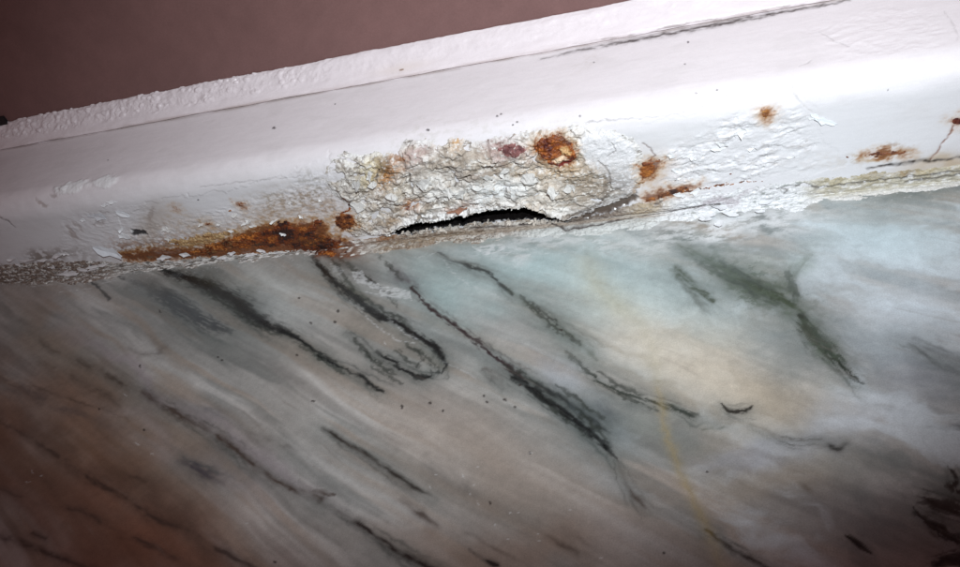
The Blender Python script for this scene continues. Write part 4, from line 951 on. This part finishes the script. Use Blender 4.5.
flake(125, 236, 13, 4, 10, .4, .2, 7); flake(122, 229, 6, 3, -30, .5, .2, 8); flake(105, 205, 7, 3, 0, .3, .1, 9); flake(112, 202, 10, 3, 5, .3, .1, 10)
for k, (px, py, l, w, a) in enumerate([(12,258,8,2.5,-5),(28,259,16,3,-4),(44,259,12,3,5),(58,255,10,3,-10),(66,253,9,2.5,5),(20,264,9,3,10),(70,272,24,5,-8),(88,268,20,4,-6),(98,265,22,3,-8),(52,266,9,3,12),(165,257,14,4,-6),(186,254,12,3,0),(224,258,12,4,10),(232,252,9,3,-10),(252,254,12,3,-5),(262,250,10,3,10),(280,254,14,3,-4)]):
    flake(px, py, l, w, a, .5, .5, 20+k, (.72, .70, .71))
flake(825, 121, 24, 6, 18, .4, .1, 40, (.84, .88, .92)); flake(815, 116, 10, 7, 40, .5, .1, 41, (.84, .88, .92))
flake(497, 208, 22, 5, -8, .3, .2, 44, (.02, .024, .034), M_RUST, name='metal_scale', rough=.22, label='dark scale glinting inside the hollow')
flake(284, 232, 7, 3, 10, .4, 1.2, 45, (.85, .85, .85)); flake(458, 208, 22, 4, -10, .4, 1.3, 46, (.36, .18, .12), M_RUST, name='rust_flake')
rg = np.random.RandomState(37)
for k in range(26):                                   # broken plaster chunks standing out of the filler
    px = 350+rg.rand()*225; py = np.interp(px, [345, 420, 500, 580], [205, 180, 172, 165]) + (rg.rand()-.5)*52*np.interp(px, [345, 400, 580], [.8, 1, .9])
    if py < 168 and px > 488: continue
    g_ = .50+.24*rg.rand()
    flake(px, py, 6+rg.rand()*9, 4+rg.rand()*5, -35+rg.rand()*60, .35, .0+.25*rg.rand(), 400+k, (g_, g_*.97, g_*.93), M_FILLER, .35+.5*rg.rand(), 'plaster_chunk', rough=.65)
rg = np.random.RandomState(31)
for k in range(34):                                   # crumbs broken off along the lower lip of the hollow
    px = 396+rg.rand()*170; py = np.interp(px, [392, 408, 455, 505, 552, 568], [233, 232, 225, 219.5, 220, 222]) + rg.rand()*4 - 1.5
    g_ = .25+.5*rg.rand()
    flake(px, py, 2.5+rg.rand()*4, 1.8+rg.rand()*2.2, rg.rand()*180, .2, .35+.5*rg.rand(), 300+k, (g_*1.05, g_*.95, g_*.84), M_FILLER, .5, 'filler_crumb', rough=.7)
rg = np.random.RandomState(11)
for k in range(12):                                   # loose chips over the flaking area on the right
    px = 668+rg.rand()*150; py = 198-.18*(px-665)-rg.rand()*55
    flake(px, py, 6+rg.rand()*9, 3+rg.rand()*4, -25+rg.rand()*40, .25+.35*rg.rand(), -.02+.08*rg.rand(), 60+k, (.81, .815, .825), thick=.06)
for k in range(8):                                   # and over the thick paint at its foot
    px = 668+rg.rand()*140; py = 210-.11*(px-680)+rg.rand()*22
    flake(px, py, 7+rg.rand()*10, 3+rg.rand()*4, -20+rg.rand()*24, .25+.35*rg.rand(), .7+.3*rg.rand(), 120+k, (.78, .79, .81), thick=.08)
for k in range(14):                                   # chips round the rust
    px = 140+rg.rand()*190; py = 238-.22*(px-140)+rg.rand()*20-6
    flake(px, py, 4+rg.rand()*6, 2+rg.rand()*2, -30+rg.rand()*50, .3+.4*rg.rand(), .05+.15*rg.rand(), 160+k, (.74, .72, .70), thick=.08)

# dark stub of gasket at the far left above the sealant
gk = hit_line(-2, 116, (BY, BZ), 40)
plain_box('gasket_stub', gk[0]-30, gk[0]+3.0, BY-1.2, BY+.6, BZ-1, BZ+2.6, (.012, .011, .012), .5, M_SEAL, frame)

# ================================================================== BROWN WALL
def wall():
    us = spaced(UL-60, UR+6, 1.5, UL-300, UR+200, 30); zs = np.concatenate([np.arange(BZ-6, BZ+70, 1.5), np.linspace(BZ+75, BZ+190, 12)])
    Z, U = np.meshgrid(zs, us, indexing='ij')
    n = fbm(U/40, Z/40, 4, 700); n2 = fbm(U/7, Z/7, 3, 701)
    col = np.zeros(U.shape+(3,)) + np.array([.205, .112, .104])
    col *= (1+.16*n+.10*n2)[..., None]
    sc = sst(.25, .6, 1.7*fbm((U+.6*Z)/30, (Z-.6*U)/3, 4, 703)); col = mixc(col, (.26, .155, .145), sc*.10)
    P = np.stack([U, np.full(U.shape, BY+.2)+.25*n, Z], -1)
    return P, col, np.full(U.shape, .5)
P, col, rough = wall()
w = grid_mesh('wall', P, col, rough, None, M_WALL, None)
w['kind'] = 'structure'; w['label'] = 'plain matte reddish brown wall behind the white frame'; w['category'] = 'wall'
print('tris', sum(len(o.data.polygons)*2 for o in scene.objects if o.type == 'MESH'))
